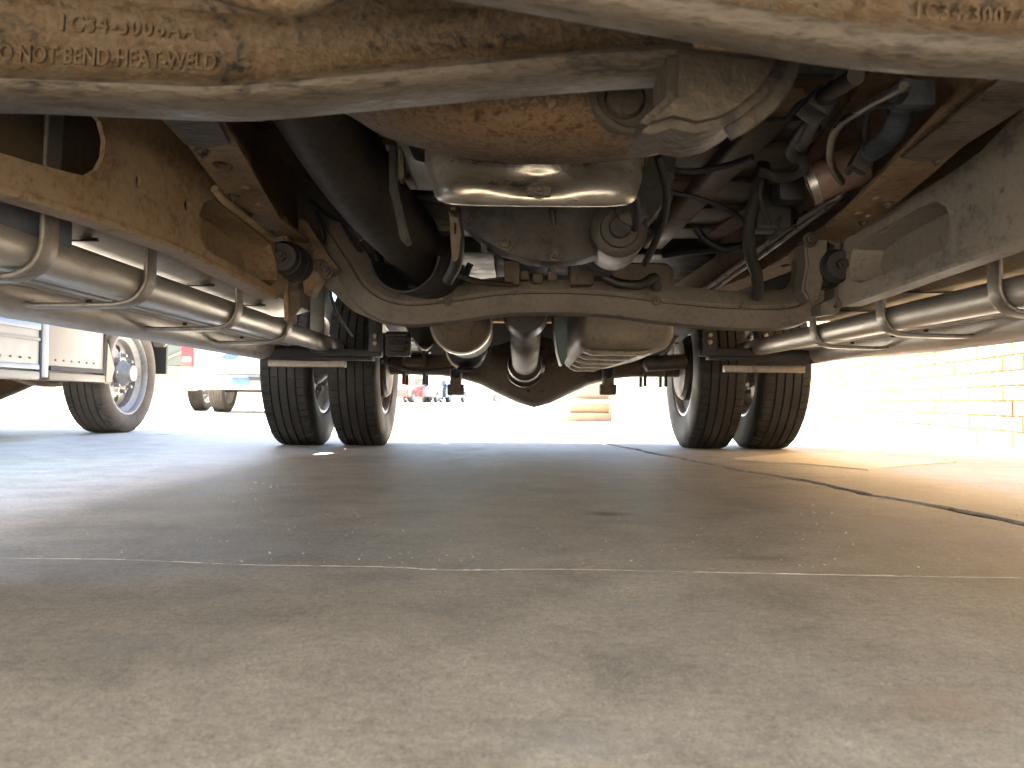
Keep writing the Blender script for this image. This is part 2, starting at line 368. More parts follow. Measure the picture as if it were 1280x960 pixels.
# ------------------------------------------------------------------ the truck we look under
TR = thing('dual_wheel_truck', 'truck with twin rear wheels and silver running boards, seen from underneath', 'truck', (0, 2.0, 0))
Yv = Vector((0, 1, 0)); Xv = Vector((1, 0, 0)); Zv = Vector((0, 0, 1))

# --- front I-beams -------------------------------------------------
def ibeam(name, st, y0, depth, label):
    rings = []
    st = [Vector(s) for s in st]
    path = catmull(st, 5)
    for p in path:
        x, z, h = p
        rc = depth * .29; lp = .010 if depth > .05 else .014
        sec = [(.001, .003), (-.001, lp * .6), (.001, lp), (rc * .5, lp + .006), (rc, lp + .016), (rc, h - .026), (rc * .75, h - .019), (.002, h - .014), (0, h - .004), (.006, h),
               (depth - .006, h), (depth, h - .006), (depth - rc, h - .02), (depth - rc, .022), (depth, .014), (depth - .001, .002), (depth - .006, -.0015), (.006, -.0015)]
        rings.append([Vector((x, y0 + a, z + b)) for a, b in sec])
    o = loft(name, rings, M['forged'], TR, 50, label=label); me = o.data; me.materials.append(M['worn'])
    ns = len(rings[0])
    for k, pl in enumerate(me.polygons):
        if k < ns * (len(rings) - 1) and (k % ns in (0, 1, 14, 15, 16, 17)): pl.material_index = 1
    return o
def stn(pts, d, h):
    return [(P(x, y, d).x, P(x, y, d).z, hh) for (x, y), hh in zip(pts, h)]
near = stn([(540, 0), (700, 27), (850, 54), (1000, 81), (1130, 95), (1280, 105)], .50, [.066, .068, .07, .072, .074, .076])
near = [(-.42, .52, .06), (-.30, .475, .062)] + near + [(.30, .392, .082), (.55, .375, .09), (.78, .37, .09)]
beamR = ibeam('i_beam', near, .466, .034, 'nearer rust-flecked I-beam crossing the top right')
farb = stn([(0, 143), (160, 148), (302, 153), (420, 144), (560, 131), (722, 117), (800, 112), (846, 110)], .66, [.092, .086, .078, .072, .066, .062, .060, .058])
farb = [(-.80, .43, .10), (-.66, .43, .098)] + farb 
beamL = ibeam('i_beam', farb, .60, .06, 'rusty I-beam with raised letters crossing the top left')
def text(body, pxa, d, size, parent, sx=1.0, slope=0.0, space=1.0, ext=.0012):
    cu = bpy.data.curves.new('raised_letters', 'FONT'); cu.body = body; cu.size = size; cu.extrude = ext; cu.bevel_depth = .0004; cu.space_character = space; cu.resolution_u = 3
    t = bpy.data.objects.new('letters', cu); me = bpy.data.meshes.new_from_object(t); bpy.data.objects.remove(t); bpy.data.curves.remove(cu)
    me.transform(Matrix.Translation(P(pxa[0], pxa[1], d)) @ Matrix.Rotation(-slope, 4, 'Y') @ Matrix.Rotation(R_(90), 4, 'X') @ Matrix.Diagonal((sx, 1, 1, 1)))
    me.materials.clear()
    return link('raised_letters', me, M['forged'], parent)
text('1C34-3006AA', (72, 38), .6165, .0185, beamL, .86, -.05, 1.18)
text('DO NOT BEND-HEAT-WELD', (-19, 75), .6165, .0185, beamL, .755, -.035, 1.0)
text('1C34-3007AA', (1139, 24), .4750, .0155, beamR, .80, -.07, 1.1, .0022)
# rounded ball-joint boot hanging in front, at the very top
tube('tie_rod', [P(250, -34, .5), P(330, -10, .5), P(380, -10, .5), P(450, -40, .5)], .013, M['forged'], TR)

# --- engine crossmember with pivot bracket -------------------------
rings = []
xm_px = [(400, 128), (440, 148), (480, 172), (530, 188), (600, 202), (680, 207), (760, 204), (830, 193), (890, 168), (945, 132), (990, 70)]
for x, y, _ in catmull([Vector((a, b, 0)) for a, b in xm_px], 4):
    p = P(x, y, .90)
    sec = [(.76, p.z + .16), (.757, p.z + .05), (.765, p.z + .02), (.785, p.z + .006), (.82, p.z), (.895, p.z), (.905, p.z + .01), (.905, p.z + .16)]
    rings.append([Vector((p.x, a, b)) for a, b in sec])
xm = loft('engine_crossmember', rings, M['rustplate'], TR, 50)
br = [(838, 52), (985, 66), (975, 92), (958, 118), (930, 142), (905, 156), (872, 163), (842, 156), (815, 164), (792, 158), (812, 138), (836, 116)]
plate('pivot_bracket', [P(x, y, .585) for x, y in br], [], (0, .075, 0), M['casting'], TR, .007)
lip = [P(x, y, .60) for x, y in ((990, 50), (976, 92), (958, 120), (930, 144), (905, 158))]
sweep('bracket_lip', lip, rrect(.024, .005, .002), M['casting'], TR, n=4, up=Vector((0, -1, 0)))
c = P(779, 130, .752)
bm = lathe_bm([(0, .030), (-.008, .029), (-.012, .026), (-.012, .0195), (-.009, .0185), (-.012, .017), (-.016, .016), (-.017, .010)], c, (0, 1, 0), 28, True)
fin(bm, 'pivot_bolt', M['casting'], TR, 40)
sweep('bracket_rib', [P(742, 112, .745), P(750, 140, .745), P(775, 160, .745), P(812, 165, .745)], circ(.006, 8), M['casting'], TR, n=5)

# --- oil pan -------------------------------------------------------
def rring(cx, cy, w, l, r, z, n=5): return [Vector((cx + a, cy + b, z)) for a, b in rrect(w, l, r, n)]
pc = P(671, 235, 1.0); bz = P(671, 260, 1.0).z
def sup_ring(w, l, yf, z, n=96, ex=5.0):
    out = []
    for i in range(n):
        a = 2 * math.pi * (i + .5) / n; c_, s_ = math.cos(a), math.sin(a)
        k = (abs(c_) ** ex + abs(s_) ** ex) ** (-1 / ex)
        out.append(Vector((pc.x + w / 2 * c_ * k, yf + l / 2 + l / 2 * s_ * k, z)))
    return out
rings = []
prof = [(.215, .022, 0), (.240, .010, .0015), (.258, .003, .006), (.266, 0, .012), (.270, -.001, .020), (.274, .002, .028), (.279, .006, .036), (.285, .009, .046), (.290, .011, .056), (.294, .012, .066), (.296, .012, .078), (.298, .012, .10), (.298, .012, .14)]
for w, ins, dz in prof:
    rg = sup_ring(w, .25 - 2 * ins, .985 + ins, bz + dz)
    for v in rg:
        wt = max(0, 1 - dz / .10); v.z += max(0, v.y - .995) * .30 * wt
        if v.y < 1.06:                                     # pressed hollow round the plug, a bulge on either side
            dx = v.x - pc.x
            v.y += .016 * math.exp(-(dx / .040) ** 2) * math.exp(-((dz - .034) / .016) ** 2)
            v.y -= .005 * (math.exp(-((dx - .075) / .03) ** 2) + math.exp(-((dx + .075) / .03) ** 2)) * math.exp(-((dz - .022) / .014) ** 2)
    rings.append(rg)
pan = loft('oil_pan', rings, M['panmetal'], TR, 70)
box('drain_boss', (pc.x + .002, .988, bz + .016), (.030, .022, .012), M['worn'], pan, .003)
hexnut('drain_plug', (pc.x + .002, .980, bz + .0155), (0, -1, 0), .0065, .007, M['worn'], pan)
box('pan_flange', (pc.x, 1.11, bz + .145), (.325, .27, .012), M['worn'], pan, .003)

# --- engine block, bell housing, gearbox -------------------------
box('engine_block', (pc.x, 1.10, bz + .36), (.40, .50, .42), M['black'], TR, .03)
bc = P(690, 225, 1.45)
rings = []
for y, r in ((1.34, .205), (1.37, .21), (1.40, .205), (1.46, .185), (1.54, .155), (1.62, .135)):
    rings.append([Vector((bc.x + 1.0 * r * math.cos(a), y, bc.z + .02 + r * math.sin(a) * (.92 if math.sin(a) < 0 else .7))) for a in [2 * math.pi * i / 28 for i in range(28)]])
bell = loft('bell_housing', rings, M['castalu'], TR, 50)
for k in range(5):
    a = R_(200 + 35 * k); e = Vector((math.cos(a), 0, math.sin(a) * .92)); o = Vector((bc.x, 0, bc.z + .02))
    sweep('housing_rib', [o + e * .21 + Yv * 1.36, o + e * .192 + Yv * 1.46, o + e * .16 + Yv * 1.55, o + e * .14 + Yv * 1.62], rrect(.01, .022, .003), M['castalu'], bell)
for k in range(7):
    a = R_(195 + 25 * k); e = Vector((math.cos(a), 0, math.sin(a) * .92)); o = Vector((bc.x, 1.338, bc.z + .02))
    hexnut('housing_bolt', o + e * .193, (0, -1, 0), .008, .011, M['worn'], bell)
gc = P(690, 310, 1.72)
tc_ = box('gearbox_case', (gc.x, 1.85, gc.z + .085), (.26, .52, .20), M['castalu'], TR, .03)
box('gearbox_pan', (gc.x + .01, 1.83, gc.z - .012), (.27, .40, .035), M['castalu'], tc_, .012)
for i in range(4): box('gearbox_rib', (gc.x - .09 + .06 * i, 1.585, gc.z + .07), (.012, .03, .16), M['castalu'], tc_, .003)
box('access_cover', P(682, 300, 1.40) + Vector((0, .01, 0)), (.145, .012, .05), M['castalu'], bell, .004)
lathe('starter_motor', [(-.012, .008), (-.010, .016), (-.002, .018), (0, .030), (.006, .032), (.008, .042), (.012, .046), (.14, .046), (.15, .038), (.155, .015)], P(775, 285, 1.28), (0.05, 1, 0), M['castalu'], TR, 20)
lathe('starter_solenoid', [(0, .012), (.004, .024), (.10, .024), (.105, .01)], P(790, 262, 1.26), (0.05, 1, 0), M['castalu'], TR, 16)
box('engine_mount_arm', P(752, 320, 1.55), (.07, .12, .05), M['castalu'], TR, .01, Matrix.Rotation(.4, 3, 'Y'))
for x in (640, 726):
    p = P(x, 338, 1.76)
    box('mount_foot', p, (.034 if x < 700 else .05, .08, .075), M['mud'], TR, .006)
bm = bmesh.new()
for i, x in enumerate((655, 672, 690)):
    box_bm(P(x, 346 + (4 if i == 1 else 0), 1.77), (.022, .05, .022), .006, bm=bm)
fin(bm, 'mount_clip', M['mud'], TR, 35)

# --- gearbox crossmember (the big bent tube across the middle) -------------
cpts = [P(384, 250, 1.86), P(412, 288, 1.84), P(440, 330, 1.82), P(466, 368, 1.80), P(505, 384, 1.80), P(560, 381, 1.80), P(625, 372, 1.80), P(690, 370, 1.80), P(760, 373, 1.80), P(840, 383, 1.80), P(920, 389, 1.80), P(985, 386, 1.81), P(1012, 362, 1.83), P(1016, 330, 1.85)]
sec = [(.030, .000), (.034, .006), (.028, .022), (.018, .033), (0, .036), (-.018, .033), (-.028, .022), (-.034, .006), (-.030, 0), (-.036, -.003), (-.029, -.022), (-.02, -.032), (0, -.035), (.02, -.032), (.029, -.022), (.036, -.003)]
sec = [(a * 1.2, b * 1.28) for a, b in sec]
cross = sweep('gearbox_crossmember', cpts, sec, M['crossm'], TR, 35, up=Vector((.85, 0, .5)), n=6)
plate('crossmember_gusset', [P(x, y, 1.79) for x, y in ((372, 300), (402, 318), (436, 352), (470, 392), (500, 405), (478, 404), (440, 388), (400, 352), (372, 345))], [], (0, .05, 0), M['crossm'], TR, .006)
box('crossmember_pad', P(700, 352, 1.80), (.20, .06, .02), M['rubber'], TR, .005)

# --- exhaust: front pipe with heat shield, converter, muffler ---------------
tube('front_exhaust_pipe', [P(380, 90, 1.10), P(425, 190, 1.27), P(475, 258, 1.45), P(515, 300, 1.65), P(550, 335, 2.0), P(572, 390, 2.3)], .052, M['exh'], TR, seg=16)
def halfshell(name, pts, r, a0, a1, th, mat, n=5, k=14, flare=None):
    rings = []
    path = catmull(pts, n)
    for i, (p, t, u, s) in enumerate(frames(path)):
        f = 1 if flare is None else flare(i / (len(path) - 1))
        o = []
        for j in range(k + 1):
            a = R_(a0 + (a1 - a0) * j / k); o.append(p + (s * math.cos(a) + u * math.sin(a)) * r * f)
        for j in range(k, -1, -1):
            a = R_(a0 + (a1 - a0) * j / k); o.append(p + (s * math.cos(a) + u * math.sin(a)) * (r * f - th))
        rings.append(o)
    return loft(name, rings, mat, TR, 50)
halfshell('heat_shield', [P(372, 92, 1.08), P(425, 185, 1.24), P(470, 252, 1.42), P(512, 298, 1.62), P(532, 318, 1.74)], .063, 150, 390, .004, M['exh'], flare=lambda t: 1 + .10 * max(0, t - .7) / .3)
halfshell('heat_shield', [P(505, 318, 1.62), P(540, 330, 1.76)], .078, 185, 355, .004, M['black'])
cc = P(574, 400, 2.15)
cat = lathe('catalytic_converter', [(-.02, .04), (0, .062), (.03, .078), (.06, .081), (.30, .081), (.34, .07), (.42, .045)], cc, (0.02, 1, -.02), M['mud'], TR, 32)
lathe('clamp_band', [(-.015, .080), (-.015, .088), (.02, .088), (.02, .080)], cc + Vector((.0, .10, 0)), (0.02, 1, -.02), M['band'], cat, 32, caps=False)
mc = P(583, 435, 2.75)
muf = lathe('muffler', [(-.12, .03), (-.10, .04), (0, .05), (.02, .064), (.05, .070), (.40, .070), (.45, .05)], mc, (0.0, 1, 0), M['exh'], TR, 28)
lathe('clamp_band', [(-.012, .069), (-.012, .077), (.018, .077), (.018, .069)], mc + Vector((0, .07, 0)), (0, 1, 0), M['band'], muf, 28, caps=False)
sweep('exhaust_hanger', [P(607, 408, 2.72), P(612, 440, 2.74), P(598, 462, 2.76), P(572, 462, 2.77)], rrect(.012, .03, .003), M['black'], TR, n=5, up=Yv)

# --- driveshaft -----------------------------------------------------
d0, d1 = P(657, 398, 2.25), P(656, 456, 3.22)
ax = d1 - d0; LN = ax.length
ds = lathe('driveshaft', [(0, .03), (.005, .045), (LN * .28, .046), (LN * .30, .050), (LN * .93, .050), (LN * .96, .042), (LN, .04)], d0, ax, M['mud'], TR, 24)
lathe('slip_yoke', [(-.10, .03), (-.09, .055), (-.03, .062), (0, .055), (.03, .05), (.045, .052), (.05, .046)], d0, ax, M['castalu'], ds, 24)
lathe('joint_yoke', [(-.03, .05), (-.02, .066), (.01, .07), (.03, .066), (.05, .05), (.10, .06), (.115, .078), (.135, .078)], d1, ax, M['castalu'], ds, 24)

# --- rear axle --------------------------------------------------------
AX = 3.57; AZ = .358
axc = P(668, 462, AX); cx = axc.x
def ringyz(x, r, ry=None, n=24, dz=0): return [Vector((x, AX + (ry or r) * math.cos(2 * math.pi * i / n), AZ + dz + r * math.sin(2 * math.pi * i / n))) for i in range(n)]
rings = [ringyz(cx + s, r, r2, dz=dz) for s, r, r2, dz in ((-.44, .046, .046, 0), (-.40, .05, .05, 0), (-.34, .055, .06, -.002), (-.24, .078, .09, -.008), (-.16, .110, .12, -.016), (-.07, .146, .16, -.022), (0, .163, .18, -.024), (.07, .146, .16, -.022), (.16, .108, .12, -.016), (.24, .078, .09, -.008), (.34, .055, .06, -.002), (.40, .05, .05, 0), (.44, .046, .046, 0))]
axle = loft('rear_axle', rings, M['mud'], TR, 60)
lathe('axle_tube', [(-.9, .043), (-.42, .047), (.42, .047), (.9, .043)], (cx, AX, AZ), (1, 0, 0), M['mud'], axle, 20)
lathe('pinion_nose', [(-.24, .055), (-.22, .07), (-.17, .075), (-.10, .085), (0, .13)], (cx - .03, AX - .02, AZ - .002), (0, 1, -.02), M['castalu'], axle, 24)
for k in range(10):
    a = 2 * math.pi * k / 10
    hexnut('cover_bolt', (cx + .095 * math.cos(a), AX - .150 + .02 * abs(math.cos(a)), AZ - .024 + .095 * math.sin(a)), (0, -1, 0), .008, .01, M['worn'], axle, False)
for x in (570, 760):
    p = P(x, 462, 3.45)
    bm = box_bm((p.x, p.y, p.z - .03), (.045, .09, .10), .008)
    lathe_bm([(-.035, .022), (.035, .022)], (p.x, p.y, p.z - .085), (1, 0, 0), 14, True, bm)
    box_bm((p.x, p.y, p.z - .10), (.07, .03, .02), .004, bm=bm)
    fin(bm, 'shock_mount', M['mud'], axle, 35)
    tube('shock_absorber', [(p.x, 3.45, p.z - .06), (p.x * .9, 3.15, .72)], .026, M['black'], TR, 0, 14)
for s in (-1, 1):
    pts = [(cx + s * .53, 2.55, .55), (cx + s * .53, 2.95, .47), (cx + s * .53, 3.57, .425), (cx + s * .53, 4.15, .50)]
    for q in range(3):
        sweep('leaf_spring', [Vector(p) - Vector((0, 0, .014 * q)) for p in pts][(0 if q == 0 else 1):(4 if q == 0 else 3)] if q == 0 else [Vector((cx + s * .53, 3.57 - (.55 - .16 * q), .455 - .014 * q)), Vector((cx + s * .53, 3.57, .425 - .014 * q)), Vector((cx + s * .53, 3.57 + (.5 - .16 * q), .45 - .014 * q))], rrect(.07, .011, .003), M['black'], TR, n=6)
    bm = box_bm((cx + s * .53, AX, AZ + .01), (.11, .16, .03), .004)
    for dy in (-.06, .06):
        for dx in (-.045, .045): lathe_bm([(-.09, .008), (.06, .008)], (cx + s * .53 + dx, AX + dy, AZ), (0, 0, 1), 8, True, bm)
    fin(bm, 'spring_clamp', M['mud'], axle, 35)

# --- wheels ------------------------------------------------------------
TW, TRR = .206, .360                      # tyre width and radius
def tyre_mesh(R, W, name, blocks=66, grooves=4, rimr=None, mat='tyre'):
    rimr = rimr or R * .565
    hw = W / 2; tw = W * .80 / 2; gw = .0052; gd = .0095
    prof = []                             # (x, r, kind) kind 1 = shoulder rib that is cut by sipes
    side = [(-hw * .78, rimr, 0), (-hw * .80, rimr + .008, 0), (-hw * .90, rimr + .02, 0), (-hw * .985, rimr + (R - rimr) * .38, 0), (-hw, rimr + (R - rimr) * .52, 0), (-hw * .985, rimr + (R - rimr) * .68, 0), (-hw * .95, R - .026, 0), (-tw - .008, R - .011, 2), (-tw - .001, R - .005, 1)]
    prof += side
    n = grooves + 1; rib = (2 * tw - grooves * gw) / n
    x = -tw
    for k in range(n):
        crown = lambda xx: R - .0045 * (xx / tw) ** 2
        edgek = 1 if k in (0, n - 1) else 3
        prof += [(x + .0008, crown(x), edgek), (x + rib / 2, crown(x + rib / 2), edgek), (x + rib - .0008, crown(x + rib), edgek)]
        if k < n - 1: prof += [(x + rib + gw * .2, R - gd, 0), (x + rib + gw * .8, R - gd, 0)]
        x += rib + gw
    prof += [(-a, r, k) for a, r, k in side[::-1]]
    bm = bmesh.new(); vs = []
    for bI in range(blocks):
        for f, cut in ((0.0, 0), (.30, 0), (.60, 0), (.86, 0), (.885, 1), (.975, 1)):
            a = 2 * math.pi * (bI + f) / blocks; row = []
            for j, (xx, r, k) in enumerate(prof):
                aa = a + (.012 if xx > 0 else -.012) * (1 if k else 0)
                rr = r - (.0045 if (cut and k == 1) else (.0035 if (cut and k == 2) else (.0008 if (cut and k == 3) else 0)))
                row.append(bm.verts.new((xx, rr * math.cos(aa), rr * math.sin(aa))))
            vs.append(row)
    for i in range(len(vs)):
        a, b = vs[i], vs[(i + 1) % len(vs)]
        for j in range(len(prof) - 1): bm.faces.new((a[j], a[j + 1], b[j + 1], b[j]))
    bmesh.ops.recalc_face_normals(bm, faces=bm.faces)
    m = bpy.data.meshes.new(name); bm.to_mesh(m); bm.free(); m.materials.append(M[mat])
    for p in m.polygons: p.use_smooth = True
    m.set_sharp_from_angle(angle=R_(28)); return m
def rim_mesh(R, W, face=.02, dish=1, mat='chrome', holes=8, ratio=.565):
    """steel truck rim: barrel, dished disc with hand holes"""
    hw = W / 2 * .78; rr = R * (ratio + .005)
    bm = lathe_bm([(-hw - .006, rr + .010), (-hw - .008, rr + .002), (-hw, rr - .004), (-hw * .75, rr - .006), (-hw * .5, rr - .03), (hw * .5, rr - .03), (hw * .75, rr - .006), (hw, rr - .004), (hw + .008, rr + .002), (hw + .006, rr + .010)], (0, 0, 0), (1, 0, 0), 40, False)
    m = bpy.data.meshes.new('rim'); 
    # disc: sectors with round hand holes left open
    seg = holes; ro = rr - .034; ri = R * .235; pts_in = .60
    def disc(r): # convex profile
        t = (r - ri) / (ro - ri); return dish * (face + .035 * math.cos(min(1, max(0, t)) * math.pi / 2) - .01)
    nang = 10
    for k in range(seg):
        a0 = 2 * math.pi * k / seg; da = 2 * math.pi / seg
        hr = (ro + ri) * .53; hs = (ro - ri) * .20
        grid = []
        N_R = 8
        for i in range(N_R + 1):
            row = []
            for j in range(nang + 1):
                r = ri + (ro - ri) * i / N_R; a = a0 + da * j / nang
                row.append((r, a))
            grid.append(row)
        ca = a0 + da / 2
        cellv = {}
        def vert(i, j):
            if (i, j) not in cellv:
                r, a = grid[i][j]; cellv[(i, j)] = bm.verts.new((disc(r), r * math.cos(a), r * math.sin(a)))
            return cellv[(i, j)]
        for i in range(N_R):
            for j in range(nang):
                r = (grid[i][j][0] + grid[i + 1][j][0]) / 2; a = (grid[i][j][1] + grid[i][j + 1][1]) / 2
                if math.hypot(r - hr, hr * (a - ca)) < hs: continue
                bm.faces.new((vert(i, j), vert(i, j + 1), vert(i + 1, j + 1), vert(i + 1, j)))
    bmesh.ops.remove_doubles(bm, verts=bm.verts, dist=.0004)
    bmesh.ops.recalc_face_normals(bm, faces=bm.faces)
    g = bmesh.ops.solidify(bm, geom=bm.faces[:], thickness=.004)
    bmesh.ops.recalc_face_normals(bm, faces=bm.faces)
    bm.to_mesh(m); bm.free(); m.materials.append(M[mat])
    for p in m.polygons: p.use_smooth = True
    m.set_sharp_from_angle(angle=R_(40)); return m
def mesh_of(bm, mat, name, smooth=40):
    bmesh.ops.recalc_face_normals(bm, faces=bm.faces)
    m = bpy.data.meshes.new(name); bm.to_mesh(m); bm.free(); m.materials.append(mat)
    for p in m.polygons: p.use_smooth = True
    m.set_sharp_from_angle(angle=R_(smooth)); return m
class WheelKit:
    def __init__(s, R, W, mat, ratio=.565, tmat='tyre'):
        s.R, s.W = R, W
        s.tyre = tyre_mesh(R, W, 'tyre', rimr=R * ratio, mat=tmat); s.rim = rim_mesh(R, W, .02, 1, mat, ratio=ratio); 
        s.hub = mesh_of(lathe_bm([(-.03, R * .17), (.06, R * .17), (.064, R * .24), (.05, R * .24), (.072, R * .22), (.10, R * .15), (.125, R * .13), (.13, R * .05)], (0, 0, 0), (1, 0, 0), 28, True), M[mat], 'hub')
        b = lathe_bm([(0, .0155), (.006, .0155), (.007, .012), (.022, .012), (.028, .009), (.03, .004)], (0, 0, 0), (1, 0, 0), 6, True)
        s.nut = mesh_of(b, M[mat], 'lug_nut')
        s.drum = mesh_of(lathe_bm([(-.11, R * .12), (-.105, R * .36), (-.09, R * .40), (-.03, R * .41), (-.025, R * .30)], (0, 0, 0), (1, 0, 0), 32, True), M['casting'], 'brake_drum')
    def put(s, owner, loc, face=1, nuts=True, drum=False, spin=0.0, top=False):
        w = bpy.data.objects.new('wheel', None); COL.objects.link(w); w.location = loc; w.empty_display_size = .1
        w.rotation_euler = (spin, 0, 0 if face > 0 else math.pi)
        if owner is not None:
            w.parent = owner; w.matrix_parent_inverse = Matrix.Translation(-Vector(owner['_w']))
        def add(name, me, l=(0, 0, 0)):
            o = bpy.data.objects.new(name, me); COL.objects.link(o); o.parent = w; o.location = l; return o
        add('tyre', s.tyre); add('rim', s.rim); add('hub', s.hub)
        if nuts:
            for k in range(8):
                a = 2 * math.pi * (k + .5) / 8; add('lug_nut', s.nut, (.055, s.R * .30 * math.cos(a), s.R * .30 * math.sin(a)))
        if drum: add('brake_drum', s.drum)
        return w
kit = WheelKit(TRR, TW, 'wheelgrey')
WX = [P(381, 460, AX).x, P(458, 460, AX).x, P(878, 460, AX).x, P(952, 460, AX).x]
wl = (WX[1] - WX[0]); 
wz = TRR - .004
kit.put(TR, (WX[0], AX, wz), 1, True, False, .3)          # outer left, dished in towards its twin
kit.put(TR, (WX[1], AX, wz), -1, False, True, .9)
kit.put(TR, (WX[2], AX, wz), 1, False, True, .2)
kit.put(TR, (WX[3], AX, wz), -1, True, False, 1.3)
kit.put(TR, (-.86, .53, wz), -1, True, True, .5)
kit.put(TR, (.90, .53, wz), 1, True, True, .1)

# --- frame rails: flanged channel with real holes in the lower flange ------------
def rail(pts, holes, s, mat):
    """pts: (x centre, y, z, half width) along the rail; s = side (+1 right)"""
    def at(y):
        for a, b in zip(pts, pts[1:]):
            if a[1] <= y <= b[1]:
                t = (y - a[1]) / (b[1] - a[1]); return [a[i] + (b[i] - a[i]) * t for i in range(4)]
        return pts[-1]
    ys = [p[1] for p in pts]
    bm = bmesh.new()
    # lower flange: fill with holes, then drape z
    outer = [(p[0] - p[3], p[1]) for p in pts] + [(p[0] + p[3], p[1]) for p in reversed(pts)]
    loops = [outer] + [[(at(cy)[0] + dx + rx * math.cos(a), cy + ry * math.sin(a)) for a in [2 * math.pi * i / 14 for i in range(14)]] for dx, cy, rx, ry in holes]
    es = []
    for lp in loops:
        vs = [bm.verts.new((x, y, at(y)[2])) for x, y in lp]
        es += [bm.edges.new((vs[i], vs[(i + 1) % len(vs)])) for i in range(len(vs))]
    bmesh.ops.triangle_fill(bm, edges=es, use_beauty=True)
    r = bmesh.ops.extrude_face_region(bm, geom=bm.faces[:])
    bmesh.ops.translate(bm, vec=(0, 0, .007), verts=[g for g in r['geom'] if isinstance(g, bmesh.types.BMVert)])
    bmesh.ops.recalc_face_normals(bm, faces=bm.faces)
    o = fin(bm, 'frame_rail', mat, TR, 35, recalc=False)
    # web on the outboard side and top flange
    rings = []
    for x, y, z, hw in pts:
        xo = x + s * hw; xi = x + s * (hw - .007)
        xt = x - s * hw
        rings.append([Vector((xo, y, z - .001)), Vector((xo, y, z + .19)), Vector((xt, y, z + .19)), Vector((xt, y, z + .183)), Vector((xi, y, z + .183)), Vector((xi, y, z + .006))])
    loft('rail_web', rings, mat, o, 35)
    return o
rl = [(-.475, .55, .56, .036), (-.488, .93, .545, .034), (-.53, 1.2, .542, .034), (-.575, 1.5, .54, .034), (-.565, 2.0, .53, .036), (-.50, 2.6, .55, .036), (-.47, 3.2, .60, .036), (-.47, 4.15, .60, .036)]
rr_ = [(.42, .55, .56, .036), (.428, .93, .545, .034), (.47, 1.15, .542, .036), (.515, 1.4, .54, .036), (.55, 1.7, .535, .036), (.55, 2.0, .53, .036), (.55, 2.6, .55, .036), (.55, 3.2, .60, .036), (.55, 4.15, .60, .036)]
rail(rl, [(.004, .985, .009, .012), (-.004, 1.16, .014, .022), (.01, 1.275, .008, .011), (.012, 1.38, .008, .012), (0, 1.9, .012, .02)], -1, M['rail'])
rail(rr_, [(.006, .90, .009, .012), (.0, .985, .010, .014), (.004, 1.20, .009, .014), (-.006, 1.30, .008, .012), (-.012, 1.40, .008, .012), (.014, 1.42, .007, .01), (0, 1.9, .012, .02)], 1, M['rail'])
# seam clip and stiffener plates lapped over the lower flanges
for rp, s, y0, y1 in ((rl, -1, .88, 1.06), (rr_, 1, .80, 1.09)):
    xa = rp[1][0] - .002 * s; 
    plate('flange_doubler', [Vector((xa - .036, y0, .5425)), Vector((xa + .036, y0, .5425)), Vector((xa + .030 + s * .02, y1 - .02, .5395)), Vector((xa + s * .03, y1, .5395)), Vector((xa - .030 + s * .02, y1 - .02, .5395))], [], (0, 0, -.004), M['worn'], TR, .001)

# --- radius arms ----------------------------------------------------------------
def arm(p_r, p_f, s, outer, oval_px, small, pocket, mat, lower, label):
    a = Vector((p_r[0], p_r[1], 0)); b = Vector((p_f[0], p_f[1], 0)); n = (a - b).cross(Zv).normalized()
    if n.x * s < 0: n = -n                      # n points outboard
    p0 = Vector((p_r[0], p_r[1], .4))
    W = lambda q: [PPL(x, y, p0, n) for x, y in q]
    holes = ([W(oval_px)] if oval_px else []) + [W(q) for q in small] + [W(pocket)]
    o = plate('radius_arm', W(outer), holes, n * .007, mat, TR, 0, label)
    pk = W(pocket); c = sum(pk, Vector()) / len(pk)
    back = [q + n * .034 for q in pk]
    loft('pocket_wall', [[c + (q - c) * 1.0 + n * .006 for q in pk], [c + (q - c) * .99 + n * .045 for q in pk], [c + (q - c) * .94 + n * .062 for q in pk], [c + (q - c) * .94 + n * .068 for q in pk], [c + (q - c) * 1.05 + n * .058 for q in pk], [c + (q - c) * 1.03 + n * .008 for q in pk]], mat, o, 50, caps=False)
    plate('pocket_floor', [c + (q - c) * .96 + n * .062 for q in pk], [], n * .004, mat, o)
    lw = W(lower)
    # turned lower flange and rolled upper lip
    rings = [[q + n * .004 + Zv * .006, q + n * .040 + Zv * .004, q + n * .041 - Zv * .002, q - n * .001 - Zv * .004, q - n * .003, q - n * .0015 + Zv * .006] for q in lw]
    loft('lower_flange', rings, mat, o, 50)
    return o
LP = [(-360, 86), (-260, 128), (-150, 174), (0, 236), (141, 280), (228, 312), (320, 358), (346, 372), (358, 362), (352, 330), (343, 303), (318, 280), (295, 258), (268, 228), (245, 200), (222, 172), (205, 140), (170, 95), (60, 60), (-260, -20), (-360, -55)]
lo_oval = [(-160, 108), (-60, 100), (60, 112), (108, 130), (126, 152), (132, 175), (130, 196), (122, 212), (108, 220), (88, 216), (40, 203), (0, 191), (-160, 146)]
pk_l = [(249, 290), (249, 268), (255, 253), (264, 249), (280, 259), (312, 284), (338, 306), (345, 328), (346, 350), (338, 358), (318, 346), (285, 328), (262, 315), (253, 306)]
arm((-.574, 1.6), (-.70, .8), -1, LP, lo_oval, [oval(173, 227, 4, 8), oval(234, 256, 4, 7)], pk_l, M['arm'], [(-360, 86), (-260, 128), (-150, 174), (0, 236), (141, 280), (228, 312), (320, 358), (346, 372)], 'dusty tan radius arm with a large oval hole')
